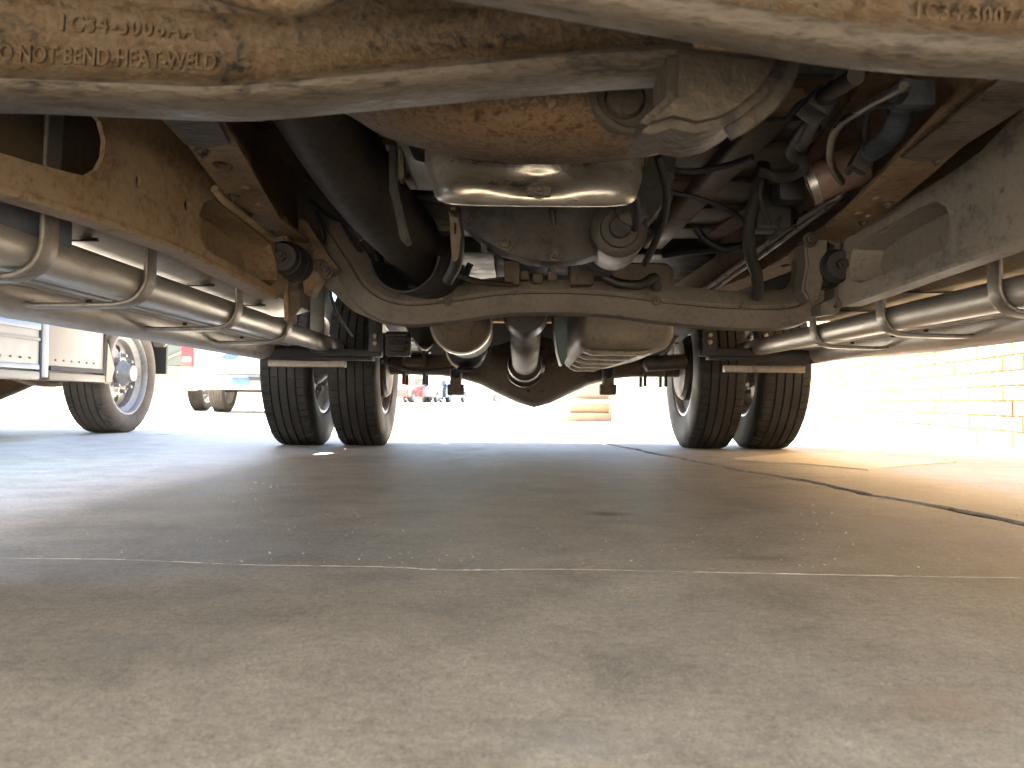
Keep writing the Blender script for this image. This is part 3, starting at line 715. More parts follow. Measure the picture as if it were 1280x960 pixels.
RP = [(1054, 381), (1080, 372), (1160, 343), (1280, 300), (1400, 258), (1520, 216), (1940, 69), (1940, -95), (1520, 50), (1400, 80), (1300, 118), (1262, 152), (1225, 190), (1180, 222), (1120, 258), (1080, 282), (1056, 300), (1048, 335), (1047, 370)]
pk_r = [(1062, 330), (1066, 312), (1085, 296), (1120, 276), (1150, 259), (1170, 252), (1182, 258), (1188, 272), (1188, 295), (1178, 312), (1150, 325), (1105, 342), (1075, 354), (1064, 350)]
arm((.566, 1.6), (.69, .8), 1, RP, None, [oval(1252, 237, 3, 4), oval(1211, 258, 3, 6)], pk_r, M['armgrey'], [(1054, 381), (1080, 372), (1160, 343), (1280, 300), (1400, 258), (1520, 216), (1940, 69)], 'dusty grey radius arm with a deep pocket')
tube('arm_lip', [P(268, 236, 1.30) , P(282, 252, 1.34), P(310, 274, 1.44), P(338, 296, 1.54)], .007, M['arm'], TR)
sweep('arm_lip', [P(1086, 292, 1.55), P(1105, 285, 1.5), P(1130, 268, 1.44), P(1172, 243, 1.36)], circ(.010, 8), M['armgrey'], TR, n=4)

# --- radius arm bushings and hanger brackets ---------------------------------
def bushing(px, s, py0, py1):
    p = P(px, (py0 + py1) / 2, 1.66)
    bm = lathe_bm([(-.05, .014), (-.045, .034), (-.03, .038), (-.012, .040), (-.008, .035), (-.004, .040), (.014, .040), (.018, .035), (.022, .040), (.04, .038), (.05, .034), (.055, .02)], (p.x, 1.66, p.z), (0, 1, 0), 24, True)
    o = fin(bm, 'arm_bushing', M['rubber'], TR, 40)
    lathe('bushing_washer', [(-.062, .012), (-.062, .028), (-.052, .034), (-.048, .032)], (p.x, 1.66, p.z), (0, 1, 0), M['rubber'], o, 24)
    hexnut('arm_nut', (p.x, 1.60, p.z), (0, -1, 0), .012, .016, M['castalu'], o)
bushing(363, -1, 290, 365); bushing(1036, 1, 300, 375)
plate('hanger_bracket', [P(x, y, 1.70) for x, y in ((372, 272), (383, 276), (398, 300), (412, 322), (424, 336), (404, 345), (392, 362), (388, 372), (380, 366), (374, 330))], [[P(x, y, 1.70) for x, y in oval(400, 330, 3, 4, 8)]], (0, .05, 0), M['rail'], TR, .004)
plate('hanger_bracket', [P(x, y, 1.64) for x, y in ((352, 270), (358, 270), (360, 400), (355, 402))], [], (0, .07, 0), M['rail'], TR, .002)
plate('hanger_bracket', [P(x, y, 1.66) for x, y in ((357, 366), (374, 362), (374, 384), (366, 394), (357, 392))], [], (0, .02, 0), M['mud'], TR, .002)
plate('hanger_bracket', [P(x, y, 1.62) for x, y in ((1006, 300), (1018, 290), (1032, 282), (1036, 296), (1034, 318), (1030, 352), (1022, 374), (1012, 378), (1003, 362), (1008, 330))], [], (0, .06, 0), M['crossm'], TR, .005)
plate('hanger_bracket', [P(x, y, 1.64) for x, y in ((1044, 296), (1051, 292), (1053, 382), (1048, 392), (1028, 394), (1026, 380), (1044, 372))], [[P(x, y, 1.64) for x, y in oval(1045, 383, 2, 4, 8)]], (0, .06, 0), M['crossm'], TR, .003)
for x, y, d in ((400, 332, 1.69), (408, 340, 1.69), (345, 287, 1.6), (1042, 296, 1.62), (1013, 300, 1.6)):
    hexnut('bracket_bolt', P(x, y, d), (0, -1, 0), .011, .014, M['worn'], TR)

# --- running boards ------------------------------------------------------------
RB = {'l': (-1, -1.035), 'r': (1, 1.065)}
for key, (s, xo) in RB.items():
    rb = bpy.data.objects.new('running_board', None); COL.objects.link(rb); rb.location = (0, 0, 0); adopt(rb, TR)
    y0, y1 = .95, 3.02
    # outer nose: a fat half-round extrusion
    nose = [(-.05, .012), (-.044, .03), (-.02, .045), (.012, .047), (.034, .034), (.044, .010), (.040, -.016), (.022, -.036), (-.004, -.042), (-.03, -.034), (-.048, -.014)]
    z0 = .388
    def ring(y, k=1.0, dz=0): return [Vector((xo - s * .01 + s * a * k, y, z0 + b * k + dz)) for a, b in nose]
    loft('step_nose', [ring(y0, .6), ring(y0 + .03), ring(2.0), ring(y1 - .10), ring(y1 - .03, .96, .002), ring(y1, .7, .006)], M['alu'], rb, 40)
    # grooved step deck
    prof = []
    x0, x1 = xo - s * .055, xo - s * .205
    nG = 5
    for g in range(nG):
        a = x0 + (x1 - x0) * g / nG; b = x0 + (x1 - x0) * (g + .72) / nG; c_ = x0 + (x1 - x0) * (g + .86) / nG
        prof += [(a, z0 + .012 + .002 * g), (b, z0 + .012 + .002 * g), (b, z0 + .024 + .002 * g), (c_ + (x1 - x0) * .1 / nG, z0 + .024 + .002 * g)]
    prof += [(x1, z0 + .022), (x1, z0 + .048), (x0, z0 + .04)]
    loft('step_deck', [[Vector((x, y, z)) for x, z in prof] for y in (y0, y1 - .02)], M['alu'], rb, 30)
    # inner tube in lengths between the brackets
    xi = xo - s * .228
    tb = [(-.036, .0), (-.032, .016), (-.02, .027), (0, .030), (.02, .027), (.032, .016), (.037, .0), (.032, -.018), (.02, -.028), (0, -.031), (-.02, -.028), (-.032, -.018)]
    loft('step_tube', [[Vector((xi + s * a, y, .413 + b)) for a, b in tb] for y in (y0, 1.4, 2.2, y1 + .35)], M['alu'], rb, 50)
    # bent strap brackets
    for k, yb in enumerate((1.13, 1.45, 1.93, 2.38) if s < 0 else (1.04, 1.475, 1.93, 2.36)):
        xin = xi - s * .046
        pth = [Vector((xin - s * .004, yb, .62)), Vector((xin, yb, .50)), Vector((xin, yb, .43)), Vector((xin + s * .004, yb, .405)), Vector((xin + s * .018, yb, .384)), Vector((xin + s * .04, yb, .374)), Vector((xin + s * .075, yb, .370)), Vector((xin + s * .20, yb, .368)), Vector((xin + s * .215, yb, .372))]
        b_ = sweep('strap_bracket', pth, rrect(.040, .009, .004), M['bracket'], rb, 35, up=Vector((-s, 0, 0)), n=3)
    # slotted bolt heads under the deck
    bm = bmesh.new()
    for yb in (1.25, 1.62, 1.70, 2.10, 2.28, 2.55, 2.75):
        lathe_bm([(0, .006), (.006, .006)], (xo - s * .075, yb, z0 + .006), (0, 0, 1), 8, True, bm)
    fin(bm, 'deck_clip', M['rubber'], rb, 35)
    # rear end cap and cross support in front of the wheels
    loft('end_cap', [[Vector((xo + s * .02 + s * a * kk - s * t * .3, y1 - .06 + t * .06, z0 - .012 + b * .62 * kk - t * .01)) for a, b in nose] for t, kk in ((0, .9), (.25, 1.0), (.6, .98), (.9, .8), (1, .5))], M['black'], rb, 40)
    bar_l, bar_r = ((325, 478) if s < 0 else (874, 1026))
    ybar = 3.02
    pa, pb = P(bar_l, 440, ybar), P(bar_r, 442, ybar)
    zb = (pa.z + pb.z) / 2
    sup = fin(box_bm(((pa.x + pb.x) / 2, ybar, zb), (abs(pb.x - pa.x), .05, .030), .006), 'wheel_well_bar', M['black'], TR, 35)
    bm = bmesh.new(); box_bm(((pa.x + pb.x) / 2 - s * .0, ybar + .004, zb - .022), (abs(pb.x - pa.x) * .86, .06, .012), .003, bm=bm); fin(bm, 'bar_lip', M['black'], sup, 35)
    lx = (332, 430) if s < 0 else (908, 1010)
    qa, qb = P(lx[0], 455, ybar - .01), P(lx[1], 455, ybar - .01)
    box('pale_strip', ((qa.x + qb.x) / 2, ybar + .03, (P(380, 454, ybar).z if s < 0 else P(960, 461, ybar).z)), (abs(qb.x - qa.x), .03, .027), M['bracket'], sup, .004, label='pale galvanised strip under the black bar')
    for hx in ((397, 470) if s < 0 else (886, 955)):
        p = P(hx, 400, ybar - .03)
        h = box('hanger_strap', (p.x, ybar - .034, zb + .18), (.052, .012, .36), M['black'], sup, .004)
        for zz in (.035, .062):
            bm = lathe_bm([(0, .011), (-.006, .0105), (-.010, .006)], (p.x, ybar - .040, zb + zz), (0, 1, 0), 12, True)
            fin(bm, 'strap_bolt', M['band'], sup, 35)

# painted sills above the boards
for s, xs in ((-1, -.86), (1, .90)):
    rings = []
    for y in (.98, 1.4, 2.0, 2.62):
        rings.append([Vector((xs + s * a, y, z)) for a, z in ((-.10, .49), (-.02, .470), (.06, .474), (.105, .51), (.115, .62), (.115, .74), (-.10, .74))])
    loft('sill', rings, M['rocker'], TR, 40)
for s in (-1, 1):
    for y in (1.36, 1.9, 2.3):
        box('sill_seam', (s * .88, y, .4715), (.14, .006, .006), M['black'], TR, .001)
# grey-blue splash box by the left arm
spl = P(20, 288, 1.12)
rings = [[Vector((x, y, z)) for y, z in ((1.02, .43), (1.05, .418), (1.19, .418), (1.215, .432), (1.215, .49), (1.02, .49))] for x in (-1.05, -.99, -.80, -.775)]
loft('splash_box', rings, M['loom'], TR, 40)

# --- fuel tank with ribbed tray ---------------------------------------------
ta = P(712, 432, 2.35); tbk = P(770, 463, 3.02)
xa, xb = P(718, 420, 2.35).x, P(842, 420, 2.35).x
zt0 = P(780, 436, 2.35).z; zt1 = P(750, 462, 3.02).z
def tank_ring(y, xl, xr, zb, zt, r=.03):
    w = xr - xl; h = zt - zb; return [Vector((xl + w / 2 + a, y, zb + h / 2 + b)) for a, b in rrect(w, h, r, 4)]
xl = P(708, 440, 2.75).x
tank = loft('fuel_tank', [tank_ring(2.30, xl + .03, xb - .03, zt0 + .045, .60), tank_ring(2.33, xl + .01, xb - .005, zt0 + .012, .61), tank_ring(2.40, xl, xb, zt0, .62), tank_ring(2.8, xl, xb - .03, (zt0 + zt1) / 2, .62), tank_ring(3.02, xl + .01, xb - .09, zt1 + .004, .62), tank_ring(3.05, xl + .03, xb - .12, zt1 + .03, .60)], M['tray'], TR, 50)
for k in range(5):
    y = 2.42 + .135 * k; zz = zt0 + (zt1 - zt0) * (y - 2.35) / .67
    sweep('tank_rib', [Vector((xl + .03, y, zz + .004)), Vector((xl + .05, y, zz - .005)), Vector((xb - .085 - .02 * k, y, zz - .005)), Vector((xb - .06 - .02 * k, y, zz + .004))], rrect(.05, .014, .006), M['tray'], tank, 40, up=Zv)
plate('tank_strap', [P(x, y, 2.26) for x, y in ((690, 385), (710, 385), (709, 446), (706, 452), (702, 458), (697, 440))], [], (0, .10, 0), M['teal'], TR, .004)
lathe('fuel_filter', [(0, .012), (.01, .03), (.16, .03), (.17, .012)], P(805, 455, 3.1), (1, .1, 0.08), M['castalu'], TR, 18)

# --- gearbox left/right odds: wiring, lines, hoses --------------------------
lines = [
 ('brake_line', [(1130, 108, 1.0), (1085, 132, 1.1), (1046, 160, 1.2), (1038, 190, 1.28), (1042, 212, 1.34), (1052, 228, 1.38), (1050, 243, 1.42), (1030, 255, 1.48), (990, 282, 1.6), (940, 318, 1.8), (890, 355, 2.05), (850, 382, 2.3)], .0065, 'steel'),
 ('brake_line', [(1060, 243, 1.44), (1030, 262, 1.5), (992, 290, 1.62), (942, 326, 1.82), (895, 360, 2.06), (856, 388, 2.3)], .0055, 'steel'),
 ('fuel_line', [(1008, 268, 1.6), (975, 292, 1.7), (935, 322, 1.85), (890, 356, 2.1)], .008, 'castalu'),
 ('hose', [(1050, 100, 1.0), (1020, 140, 1.1), (998, 170, 1.2), (988, 186, 1.25), (992, 196, 1.3), (1006, 202, 1.32), (1000, 215, 1.36), (975, 222, 1.4), (952, 214, 1.42)], .009, 'rubber'),
 ('hose', [(1040, 108, 1.05), (1012, 150, 1.15), (1000, 182, 1.22), (1012, 172, 1.2), (1022, 158, 1.2)], .008, 'black'),
 ('hose', [(955, 205, 1.5), (945, 245, 1.55), (936, 285, 1.6), (938, 318, 1.65), (946, 345, 1.7), (947, 372, 1.74)], .013, 'rubber'),
 ('hose', [(822, 195, 1.2), (832, 230, 1.25), (832, 262, 1.3), (822, 295, 1.36), (806, 330, 1.42)], .0065, 'black'),
 ('hose', [(792, 240, 1.2), (796, 270, 1.25), (790, 295, 1.3), (776, 312, 1.35)], .007, 'black'),
 ('wire', [(850, 172, 1.4), (900, 158, 1.3), (960, 150, 1.25), (1000, 148, 1.2)], .004, 'rubber'),
 ('wire', [(955, 220, 1.5), (950, 240, 1.5), (955, 262, 1.52), (962, 280, 1.54)], .005, 'castalu'),
 ('wire', [(1084, 190, 1.2), (1082, 160, 1.15), (1090, 135, 1.1), (1120, 130, 1.05), (1135, 112, 1.0)], .004, 'rubber'),
 ('wire', [(962, 300, 1.6), (972, 288, 1.58), (975, 272, 1.56)], .004, 'castalu'),
 ('drain_tube', [(755, 345, 1.7), (772, 354, 1.7), (800, 356, 1.7), (818, 347, 1.72), (820, 362, 1.74)], .011, 'castalu'),
 ('hose', [(568, 262, 1.25), (573, 300, 1.3), (570, 330, 1.35), (560, 350, 1.4)], .010, 'castalu'),
 ('wire', [(420, 262, 1.7), (440, 300, 1.75), (462, 330, 1.85), (470, 352, 1.9)], .005, 'rubber'),
 ('wire', [(405, 330, 1.85), (412, 360, 1.9), (420, 390, 2.0), (440, 420, 2.2)], .004, 'rubber'),
 ('parking_brake_cable', [(478, 452, 2.9), (510, 462, 3.0), (545, 462, 3.1), (580, 458, 3.2)], .007, 'rubber'),
 ('brake_hose', [(812, 452, 3.1), (830, 440, 3.1), (846, 420, 3.05)], .008, 'steel'),
 ('cross_line', [(830, 318, 2.3), (880, 312, 2.2), (935, 308, 2.1)], .012, 'black'),
 ('cross_line', [(500, 244, 1.55), (545, 247, 1.5), (600, 250, 1.5)], .012, 'castalu'),
]
for nm, pts, r, mt in lines: tube(nm, [P(*p) for p in pts], r, M[mt], TR, 6, 10)
# ribbed wiring loom
lp = catmull([P(1132, 110, 1.06), P(1126, 140, 1.10), P(1112, 172, 1.15), P(1084, 192, 1.2)], 14)
rings = []
for i, (p, t, u, s) in enumerate(frames(lp)):
    for rr2, off in ((.016, -.0012), (.016, .0003), (.0125, .0008), (.0125, .0022)):
        rings.append([p + t * off + (s * math.cos(a) + u * math.sin(a)) * rr2 for a in [2 * math.pi * k / 12 for k in range(12)]])
loft('ribbed_loom', rings, M['loom'], TR, 50)
box('loom_clip', P(1080, 196, 1.2), (.03, .02, .05), M['castalu'], TR, .005, Matrix.Rotation(.5, 3, 'Y'))
box('loom_connector', P(1140, 120, 1.05), (.05, .03, .035), M['loom'], TR, .006)
can = lathe('canister', [(0, .01), (.004, .032), (.008, .036), (.10, .036), (.105, .03), (.11, .01)], P(1010, 232, 1.42), (.75, -.3, .28), M['canister'], TR, 20)
lathe('canister_band', [(.0, .036), (.0, .039), (.014, .039), (.014, .036)], P(1010, 232, 1.42), (.75, -.3, .28), M['steel'], can, 20, caps=False)
box('valve_block', P(962, 262, 1.6), (.07, .06, .09), M['black'], TR, .008)
box('solenoid_block', P(985, 238, 1.5), (.05, .05, .05), M['black'], TR, .01)
tube('pump_body', [P(960, 290, 1.66), P(990, 268, 1.6)], .02, M['castalu'], TR, 0, 14)
tube('steering_shaft', [P(1070, 95, .95), P(1030, 120, 1.05), P(1005, 175, 1.2)], .011, M['castalu'], TR, 0, 12)
box('shaft_joint', P(1022, 132, 1.08), (.035, .05, .035), M['castalu'], TR, .006, Matrix.Rotation(.6, 3, 'Y'))
# straps and brackets to the left of the oil pan
plate('support_strap', [P(x, y, 1.22) for x, y in ((486, 176), (497, 180), (497, 235), (503, 262), (512, 300), (508, 306), (499, 296), (493, 262), (486, 236))], [], (0, .03, 0), M['castalu'], TR, .003)
plate('support_strap', [P(x, y, 1.20) for x, y in ((497, 180), (503, 184), (505, 222), (498, 226))], [], (0, .03, 0), M['mud'], TR, .003)
plate('support_strap', [P(x, y, 1.25) for x, y in ((562, 258), (570, 258), (576, 292), (572, 322), (565, 326), (563, 300))], [[P(x, y, 1.25) for x, y in oval(569, 285, 1.6, 9, 8)]], (0, .02, 0), M['mud'], TR, .002)
box('gearbox_bracket', P(540, 274, 1.62), (.085, .05, .06), M['worn'], TR, .008)
bm = bmesh.new()
for i in range(4): box_bm(P(456 + 8 * i, 178 + 4 * i, 1.5), (.006, .01, .025), .001, bm=bm)
box_bm(P(470, 192, 1.52), (.05, .01, .01), .001, bm=bm)
fin(bm, 'perforated_tab', M['steel'], TR, 35)
box('shield_tab', P(478, 205, 1.5), (.04, .02, .018), M['worn'], TR, .004)
# relay box and rods near the left rear spring
bm = bmesh.new()
for i in range(3): box_bm(P(497, 419 + 9 * i, 2.7), (.07 - .01 * i, .04, .011), .003, bm=bm)
box_bm(P(498, 430, 2.73), (.085, .03, .085), .006, bm=bm)
fin(bm, 'cable_guide', M['castalu'], TR, 35)

# --- underbody sheet with pressed ribs, firewall, inner arches ----------------
bm = bmesh.new(); box_bm((.02, 1.98, .755), (1.72, 1.34, .02), .004, bm=bm)
fl = fin(bm, 'cab_floor', M['floor'], TR, 35)
for i in range(5):
    y = 1.46 + .26 * i
    sweep('floor_rib', [Vector((-.80, y, .742)), Vector((-.02, y, .742)), Vector((.84, y, .742))], rrect(.15, .02, .008), M['floor'], fl, 40, up=Zv)
for x in (-.30, .36):
    sweep('floor_channel', [Vector((x, 1.36, .725)), Vector((x, 2.6, .725))], rrect(.07, .045, .012), M['floor'], fl, 40, up=Zv)
box('firewall', (.02, 1.30, 1.02), (1.7, .02, .56), M['black'], TR, .004)
for s in (-1, 1): box('inner_arch', (s * .62 + .02, .63, .95), (.02, 1.3, .5), M['black'], TR, .004)
box('radiator_support', (.02, -.06, .85), (1.5, .05, .5), M['black'], TR, .01)
# --- cab, bonnet and load box above: they only cast the shade we look through ----
def extr(name, prof, x0, x1, mat, bev=.02):
    return plate(name, [Vector((x0, y, z)) for y, z in prof], [], (x1 - x0, 0, 0), mat, TR, bev)
extr('cab_shell', [(1.00, .775), (2.63, .775), (2.64, 1.30), (2.58, 1.90), (2.45, 1.96), (1.75, 1.97), (1.60, 1.93), (1.12, 1.42), (1.00, 1.36)], -.90, .94, M['paint'], .03)
extr('bonnet', [(-.20, 1.10), (-.17, 1.22), (.05, 1.32), (1.06, 1.375), (1.06, 1.345), (.05, 1.28), (-.15, 1.17), (-.17, 1.08)], -.985, 1.02, M['paint'], .004)
def arch_side(x, s):
    pr = [(-.16, .56), (.05, .56)] + [(.53 - .46 * math.cos(R_(a)), .40 + .46 * math.sin(R_(a))) for a in range(20, 161, 14)] + [(1.0, .56), (2.63, .56), (2.63, 1.30), (1.0, 1.37), (.05, 1.315), (-.16, 1.215), (-.19, 1.12)]
    return plate('body_side', [Vector((x, y, z)) for y, z in pr], [], (s * .025, 0, 0), M['paint'], TR, .004)
arch_side(-.985, -1) ; arch_side(1.02, 1)
for s, x in ((-1, -.902), (1, .942)):
    plate('side_window', [Vector((x, y, z)) for y, z in ((1.22, 1.38), (1.66, 1.83), (1.95, 1.85), (1.95, 1.38))], [], (s * .006, 0, 0), M['glass'], TR)
    plate('side_window', [Vector((x, y, z)) for y, z in ((2.0, 1.38), (2.0, 1.85), (2.46, 1.84), (2.54, 1.38))], [], (s * .006, 0, 0), M['glass'], TR)
box('front_bumper', (.02, -.26, .62), (1.9, .14, .20), M['chrome'], TR, .03)
box('grille', (.02, -.20, .95), (1.1, .05, .30), M['black'], TR, .02)
lbx = bpy.data.objects.new('load_box', None); COL.objects.link(lbx); adopt(lbx, TR)
LY0, LY1, LZ = 3.42, 4.06, .80
box('box_floor', (.05, (LY0 + LY1) / 2, LZ), (2.0, LY1 - LY0, .05), M['black'], lbx, .005)
box('rear_bumper', (.05, 4.06, .56), (1.7, .07, .30), M['black'], TR, .015)
box('rear_crossmember', (.03, 3.98, .66), (1.05, .06, .14), M['rail'], TR, .008)
for i in range(3): box('box_bearer', (.05, LY0 + .1 + .22 * i, LZ - .055), (1.9, .05, .058), M['black'], lbx, .004)
box('box_side', (-.975, (LY0 + LY1) / 2, 1.02), (.05, LY1 - LY0, .42), M['paint'], lbx, .01)
box('box_side', (1.075, (LY0 + LY1) / 2, 1.02), (.05, LY1 - LY0, .42), M['paint'], lbx, .01)
box('box_front', (.05, LY0 + .02, .88), (1.98, .04, .14), M['paint'], lbx, .01)
box('tailgate', (.05, LY1 + .0, 1.02), (1.98, .05, .42), M['paint'], lbx, .01)
for s, x in ((-1, -1.02), (1, 1.12)):
    pr = [(3.57 - .52 * math.cos(R_(a)), .42 + .52 * math.sin(R_(a))) for a in range(15, 166, 15)]
    pr2 = [(3.57 - .47 * math.cos(R_(a)), .42 + .47 * math.sin(R_(a))) for a in range(165, 14, -15)]
    plate('wheel_arch', [Vector((x + (.10 if s > 0 else -.26), y, z)) for y, z in pr + pr2], [], (.16, 0, 0), M['paint'], lbx, .004)
box('bright_gap_filler', (.80, 2.50, .64), (.30, .22, .20), M['black'], TR, .012)  # filler added to cover a bright gap between cab and load box
box('sun_blocker_box', (.05, 3.03, 1.24), (2.06, .76, 1.10), M['black'], TR, .02)  # unseen box added to close the cab gap and keep sun off the floor

# ------------------------------------------------------------------ brick wall on the right
M['brick'] = grime('cream_brick', [(.13, .083, .042), (.18, .12, .064), (.21, .148, .082), (.155, .103, .055)], 5, 6, (.75, .92), 0, .4, 70, .003, spec=.2)
M['brick2'] = grime('pale_brick', [(.16, .112, .062), (.205, .148, .085), (.24, .178, .108)], 5, 6, (.75, .92), 0, .4, 70, .003, spec=.2)
M['brick3'] = grime('ochre_brick', [(.11, .065, .026), (.155, .097, .042), (.185, .122, .058)], 5, 6, (.75, .92), 0, .4, 70, .003, spec=.2)
M['mortar'] = grime('grey_mortar', [(.26, .20, .13), (.34, .26, .175), (.38, .30, .205)], 20, 6, (.85, .95), 0, .5, 120, .003, spec=.1)
wdir = Vector((math.sin(R_(10)), math.cos(R_(10)), 0)); wnrm = Vector((-wdir.y, wdir.x, 0))
w0 = Vector((2.27, 3.66, 0)) - wdir * 3.2; WL = 15.0; WH = 3.2
wall = thing('brick_wall', 'sunlit cream brick wall to the right of the dual-wheel truck', 'wall', tuple(w0 + wdir * WL / 2)); wall['kind'] = 'thing'
rot = Matrix.Rotation(-R_(10), 3, 'Z')                     # local y runs along the wall
def wpt(u, out, z): return w0 + wdir * u + wnrm * out + Vector((0, 0, z))
bm = box_bm(wpt(WL / 2, -.12, WH / 2), (.2, WL, WH), 0, rot); fin(bm, 'mortar_bed', M['mortar'], wall)
fin(box_bm(wpt(WL / 2, -.10, WH + .03), (.30, WL + .06, .06), .01, rot), 'coping', M['brick2'], wall, 35)
BLn, BH, J = .200, .0635, .010
bmeshes = []
for mt in ('brick', 'brick2', 'brick', 'brick3', 'brick2'):
    for v in range(2):
        b_ = box_bm((0, 0, 0), (.03, BLn - random.uniform(0, .003), BH - random.uniform(0, .002)), .0035)
        for vv in b_.verts: vv.co += Vector((random.uniform(-.001, .001), random.uniform(-.0015, .0015), random.uniform(-.001, .001)))
        bmeshes.append(mesh_of(b_, M[mt], 'brick', 35))
count = 0; rest = [bmesh.new() for _ in range(3)]
near_b = []
for row in range(int(WH / (BH + J))):
    z = .006 + BH / 2 + row * (BH + J)
    for col in range(int(WL / (BLn + J)) + 1):
        u = col * (BLn + J) + (BLn / 2 if row % 2 else 0) + .1
        if u > WL - .1: continue
        seen = row < 9 and 2.9 < u < 8.6
        near_b.append((0 if seen else 1, u, z, row))
seen = [b for b in near_b if b[0] == 0]; seen.sort(key=lambda b: b[1]); seen = seen[:238]
keep = set((b[1], b[2]) for b in seen)
for _, u, z, row in near_b:
    off = -.0175 + random.uniform(-.0025, .0025)
    if (u, z) in keep:
        o = bpy.data.objects.new('brick', random.choice(bmeshes)); COL.objects.link(o)
        o.location = wpt(u, off, z); o.rotation_euler = (random.uniform(-.004, .004), 0, -R_(10) + random.uniform(-.006, .006)); adopt(o, wall)
    else:
        t = random.choice((0, 0, 1, 1, 2)); c = wpt(u, off, z); bb = rest[t]
        vs = []
        for dx in (-.015, .015):
            for dy, dz in ((-BLn / 2, -BH / 2), (BLn / 2, -BH / 2), (BLn / 2, BH / 2), (-BLn / 2, BH / 2)):
                vs.append(bb.verts.new(c + wnrm * -dx + wdir * dy + Vector((0, 0, dz))))
        a = vs
        for q in ((0, 3, 2, 1), (0, 1, 5, 4), (1, 2, 6, 5), (2, 3, 7, 6), (3, 0, 4, 7)): bb.faces.new([a[i] for i in q])
for t, bb in enumerate(rest):
    o = fin(bb, 'brickwork', M[('brick', 'brick2', 'brick3')[t]], wall); o['kind'] = 'stuff'

# ------------------------------------------------------------------ unseen building added behind the viewer to bounce light onto the floor
M['stucco'] = grime('bounce_stucco', [(.38, .36, .325), (.47, .45, .41), (.52, .50, .46)], 2.5, 5, (.8, .95), 0, .4, 60, .004, spec=.15)
BD = thing('bounce_building', 'unseen cream stucco building added to bounce light onto the foreground floor', 'building', (0, -2.2, 0))
bwin = [[Vector((x + a, -1.75, z)) for a, z in ((0, 1.3), (0, 2.3), (1.2, 2.3), (1.2, 1.3))] for x in (-5.2, -2.2, 1.0)]
plate('wall', [Vector((x, -1.75, z)) for x, z in ((-7, -.02), (2.2, -.02), (2.2, 3.4), (-7, 3.4))], bwin, (0, -.3, 0), M['stucco'], BD)
box('bounce_plinth', (-2.4, -1.74, .06), (9.18, .04, .14), M['mortar'], BD, .01)
box('bounce_cornice', (-2.4, -1.78, 3.45), (9.4, .5, .12), M['stucco'], BD, .02)
for x in (-5.2, -2.2, 1.0):
    w_ = box('bounce_window', (x + .6, -1.90, 1.8), (1.2, .03, 1.0), M['glass'], BD, .002)
    box('bounce_window_sill', (x + .6, -1.72, 1.275), (1.32, .10, .045), M['stucco'], w_, .006)
    for k in (0.0, .6, 1.2): box('window_bar', (x + k * .96 + .024, -1.87, 1.8), (.05, .04, 1.0), M['vbar'] if 'vbar' in M else M['brick2'], w_, .003)

# ------------------------------------------------------------------ service truck on the left
M['vpaint'] = flat('white_vehicle_paint', (.66, .63, .58), .35, 0, .05)
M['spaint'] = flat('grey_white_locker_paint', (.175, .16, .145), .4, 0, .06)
M['vblue'] = flat('blue_grey_trim', (.13, .155, .20), .4, .2)
M['vgap'] = flat('dark_gap', (.03, .03, .032), .7)
M['vtan'] = flat('dusty_cream_rail', (.20, .17, .125), .5)
SV = thing('service_truck', 'white box-bodied service truck with a chrome wheel beside the running board', 'truck', (-3.3, 3.6, 0))
SX = -2.25
def sbox(name, y0, y1, z0, z1, out, mat, th=.03, bev=.005, parent=SV):
    return box(name, (SX + out - th / 2, (y0 + y1) / 2, (z0 + z1) / 2), (th, y1 - y0, z1 - z0), M[mat], parent, bev)
WYc = 4.60; WR = .342
shell = [(1.15, .30), (4.20, .30), (4.18, .52)] + [(WYc - .45 * math.cos(R_(a)), WR + .45 * math.sin(R_(a))) for a in range(30, 151, 12)] + [(5.05, .60), (5.45, .62), (5.48, 1.25), (5.40, 2.30), (5.2, 2.45), (1.15, 2.5)]
plate('body_shell', [Vector((-4.45, y, z)) for y, z in shell], [], (SX - .03 + 4.45, 0, 0), M['spaint'], SV, .01)
ya, yb, yc = PX(53, 440, SX).y, PX(131, 440, SX).y, PX(147, 440, SX).y
for i, (y0, y1) in enumerate(((1.2, 2.3), (2.33, ya - .03), (ya + .04, yb - .02))):
    dr = sbox('locker_door', y0, y1, .335, 1.30, .004, 'spaint', .03, .008)
    sbox('door_edge', y0 + .01, y1 - .01, .325, .347, .012, 'vgap' if i == 2 else 'vblue', .02, .003, dr)
    if i < 2:
        sbox('trim_strip', y0, y1, .505, .535, .012, 'vblue', .02, .004, dr); sbox('trim_strip', y0, y1, .455, .470, .010, 'vtan', .02, .004, dr)
    bm = bmesh.new(); k = y0 + .06
    while k < y1 - .04:
        lathe_bm([(0, .006), (.004, .005), (.006, .002)], (SX + .003, k, .375), (1, 0, 0), 8, True, bm); k += .07
    rv = fin(bm, 'rivet_row', M['vtan'], dr, 35); rv['kind'] = 'stuff'
    box('door_handle', (SX + .012, y1 - .10, .95), (.03, .12, .05), M['chrome'], dr, .008)
sbox('pillar', ya - .022, ya + .032, .29, 1.30, .012, 'vblue', .04, .006)
sbox('sill_rail', 1.15, ya - .03, .278, .318, .010, 'vtan', .08, .01)
sbox('sill_rail', ya + .04, yb + .02, .278, .318, .012, 'vtan', .08, .01)
plate('arch_flare', [Vector((SX - .06, y, z)) for y, z in [(yb - .02, .275), (yb + .05, .272), (yb + .09, .36)] + [(WYc - .40 * math.cos(R_(a)), WR + .40 * math.sin(R_(a))) for a in range(25, 156, 13)] + [(WYc - .46 * math.cos(R_(a)), WR + .46 * math.sin(R_(a))) for a in range(155, 24, -13)] + [(yb + .0, .55)]], [], (.075, 0, 0), M['vtan'], SV, .008)
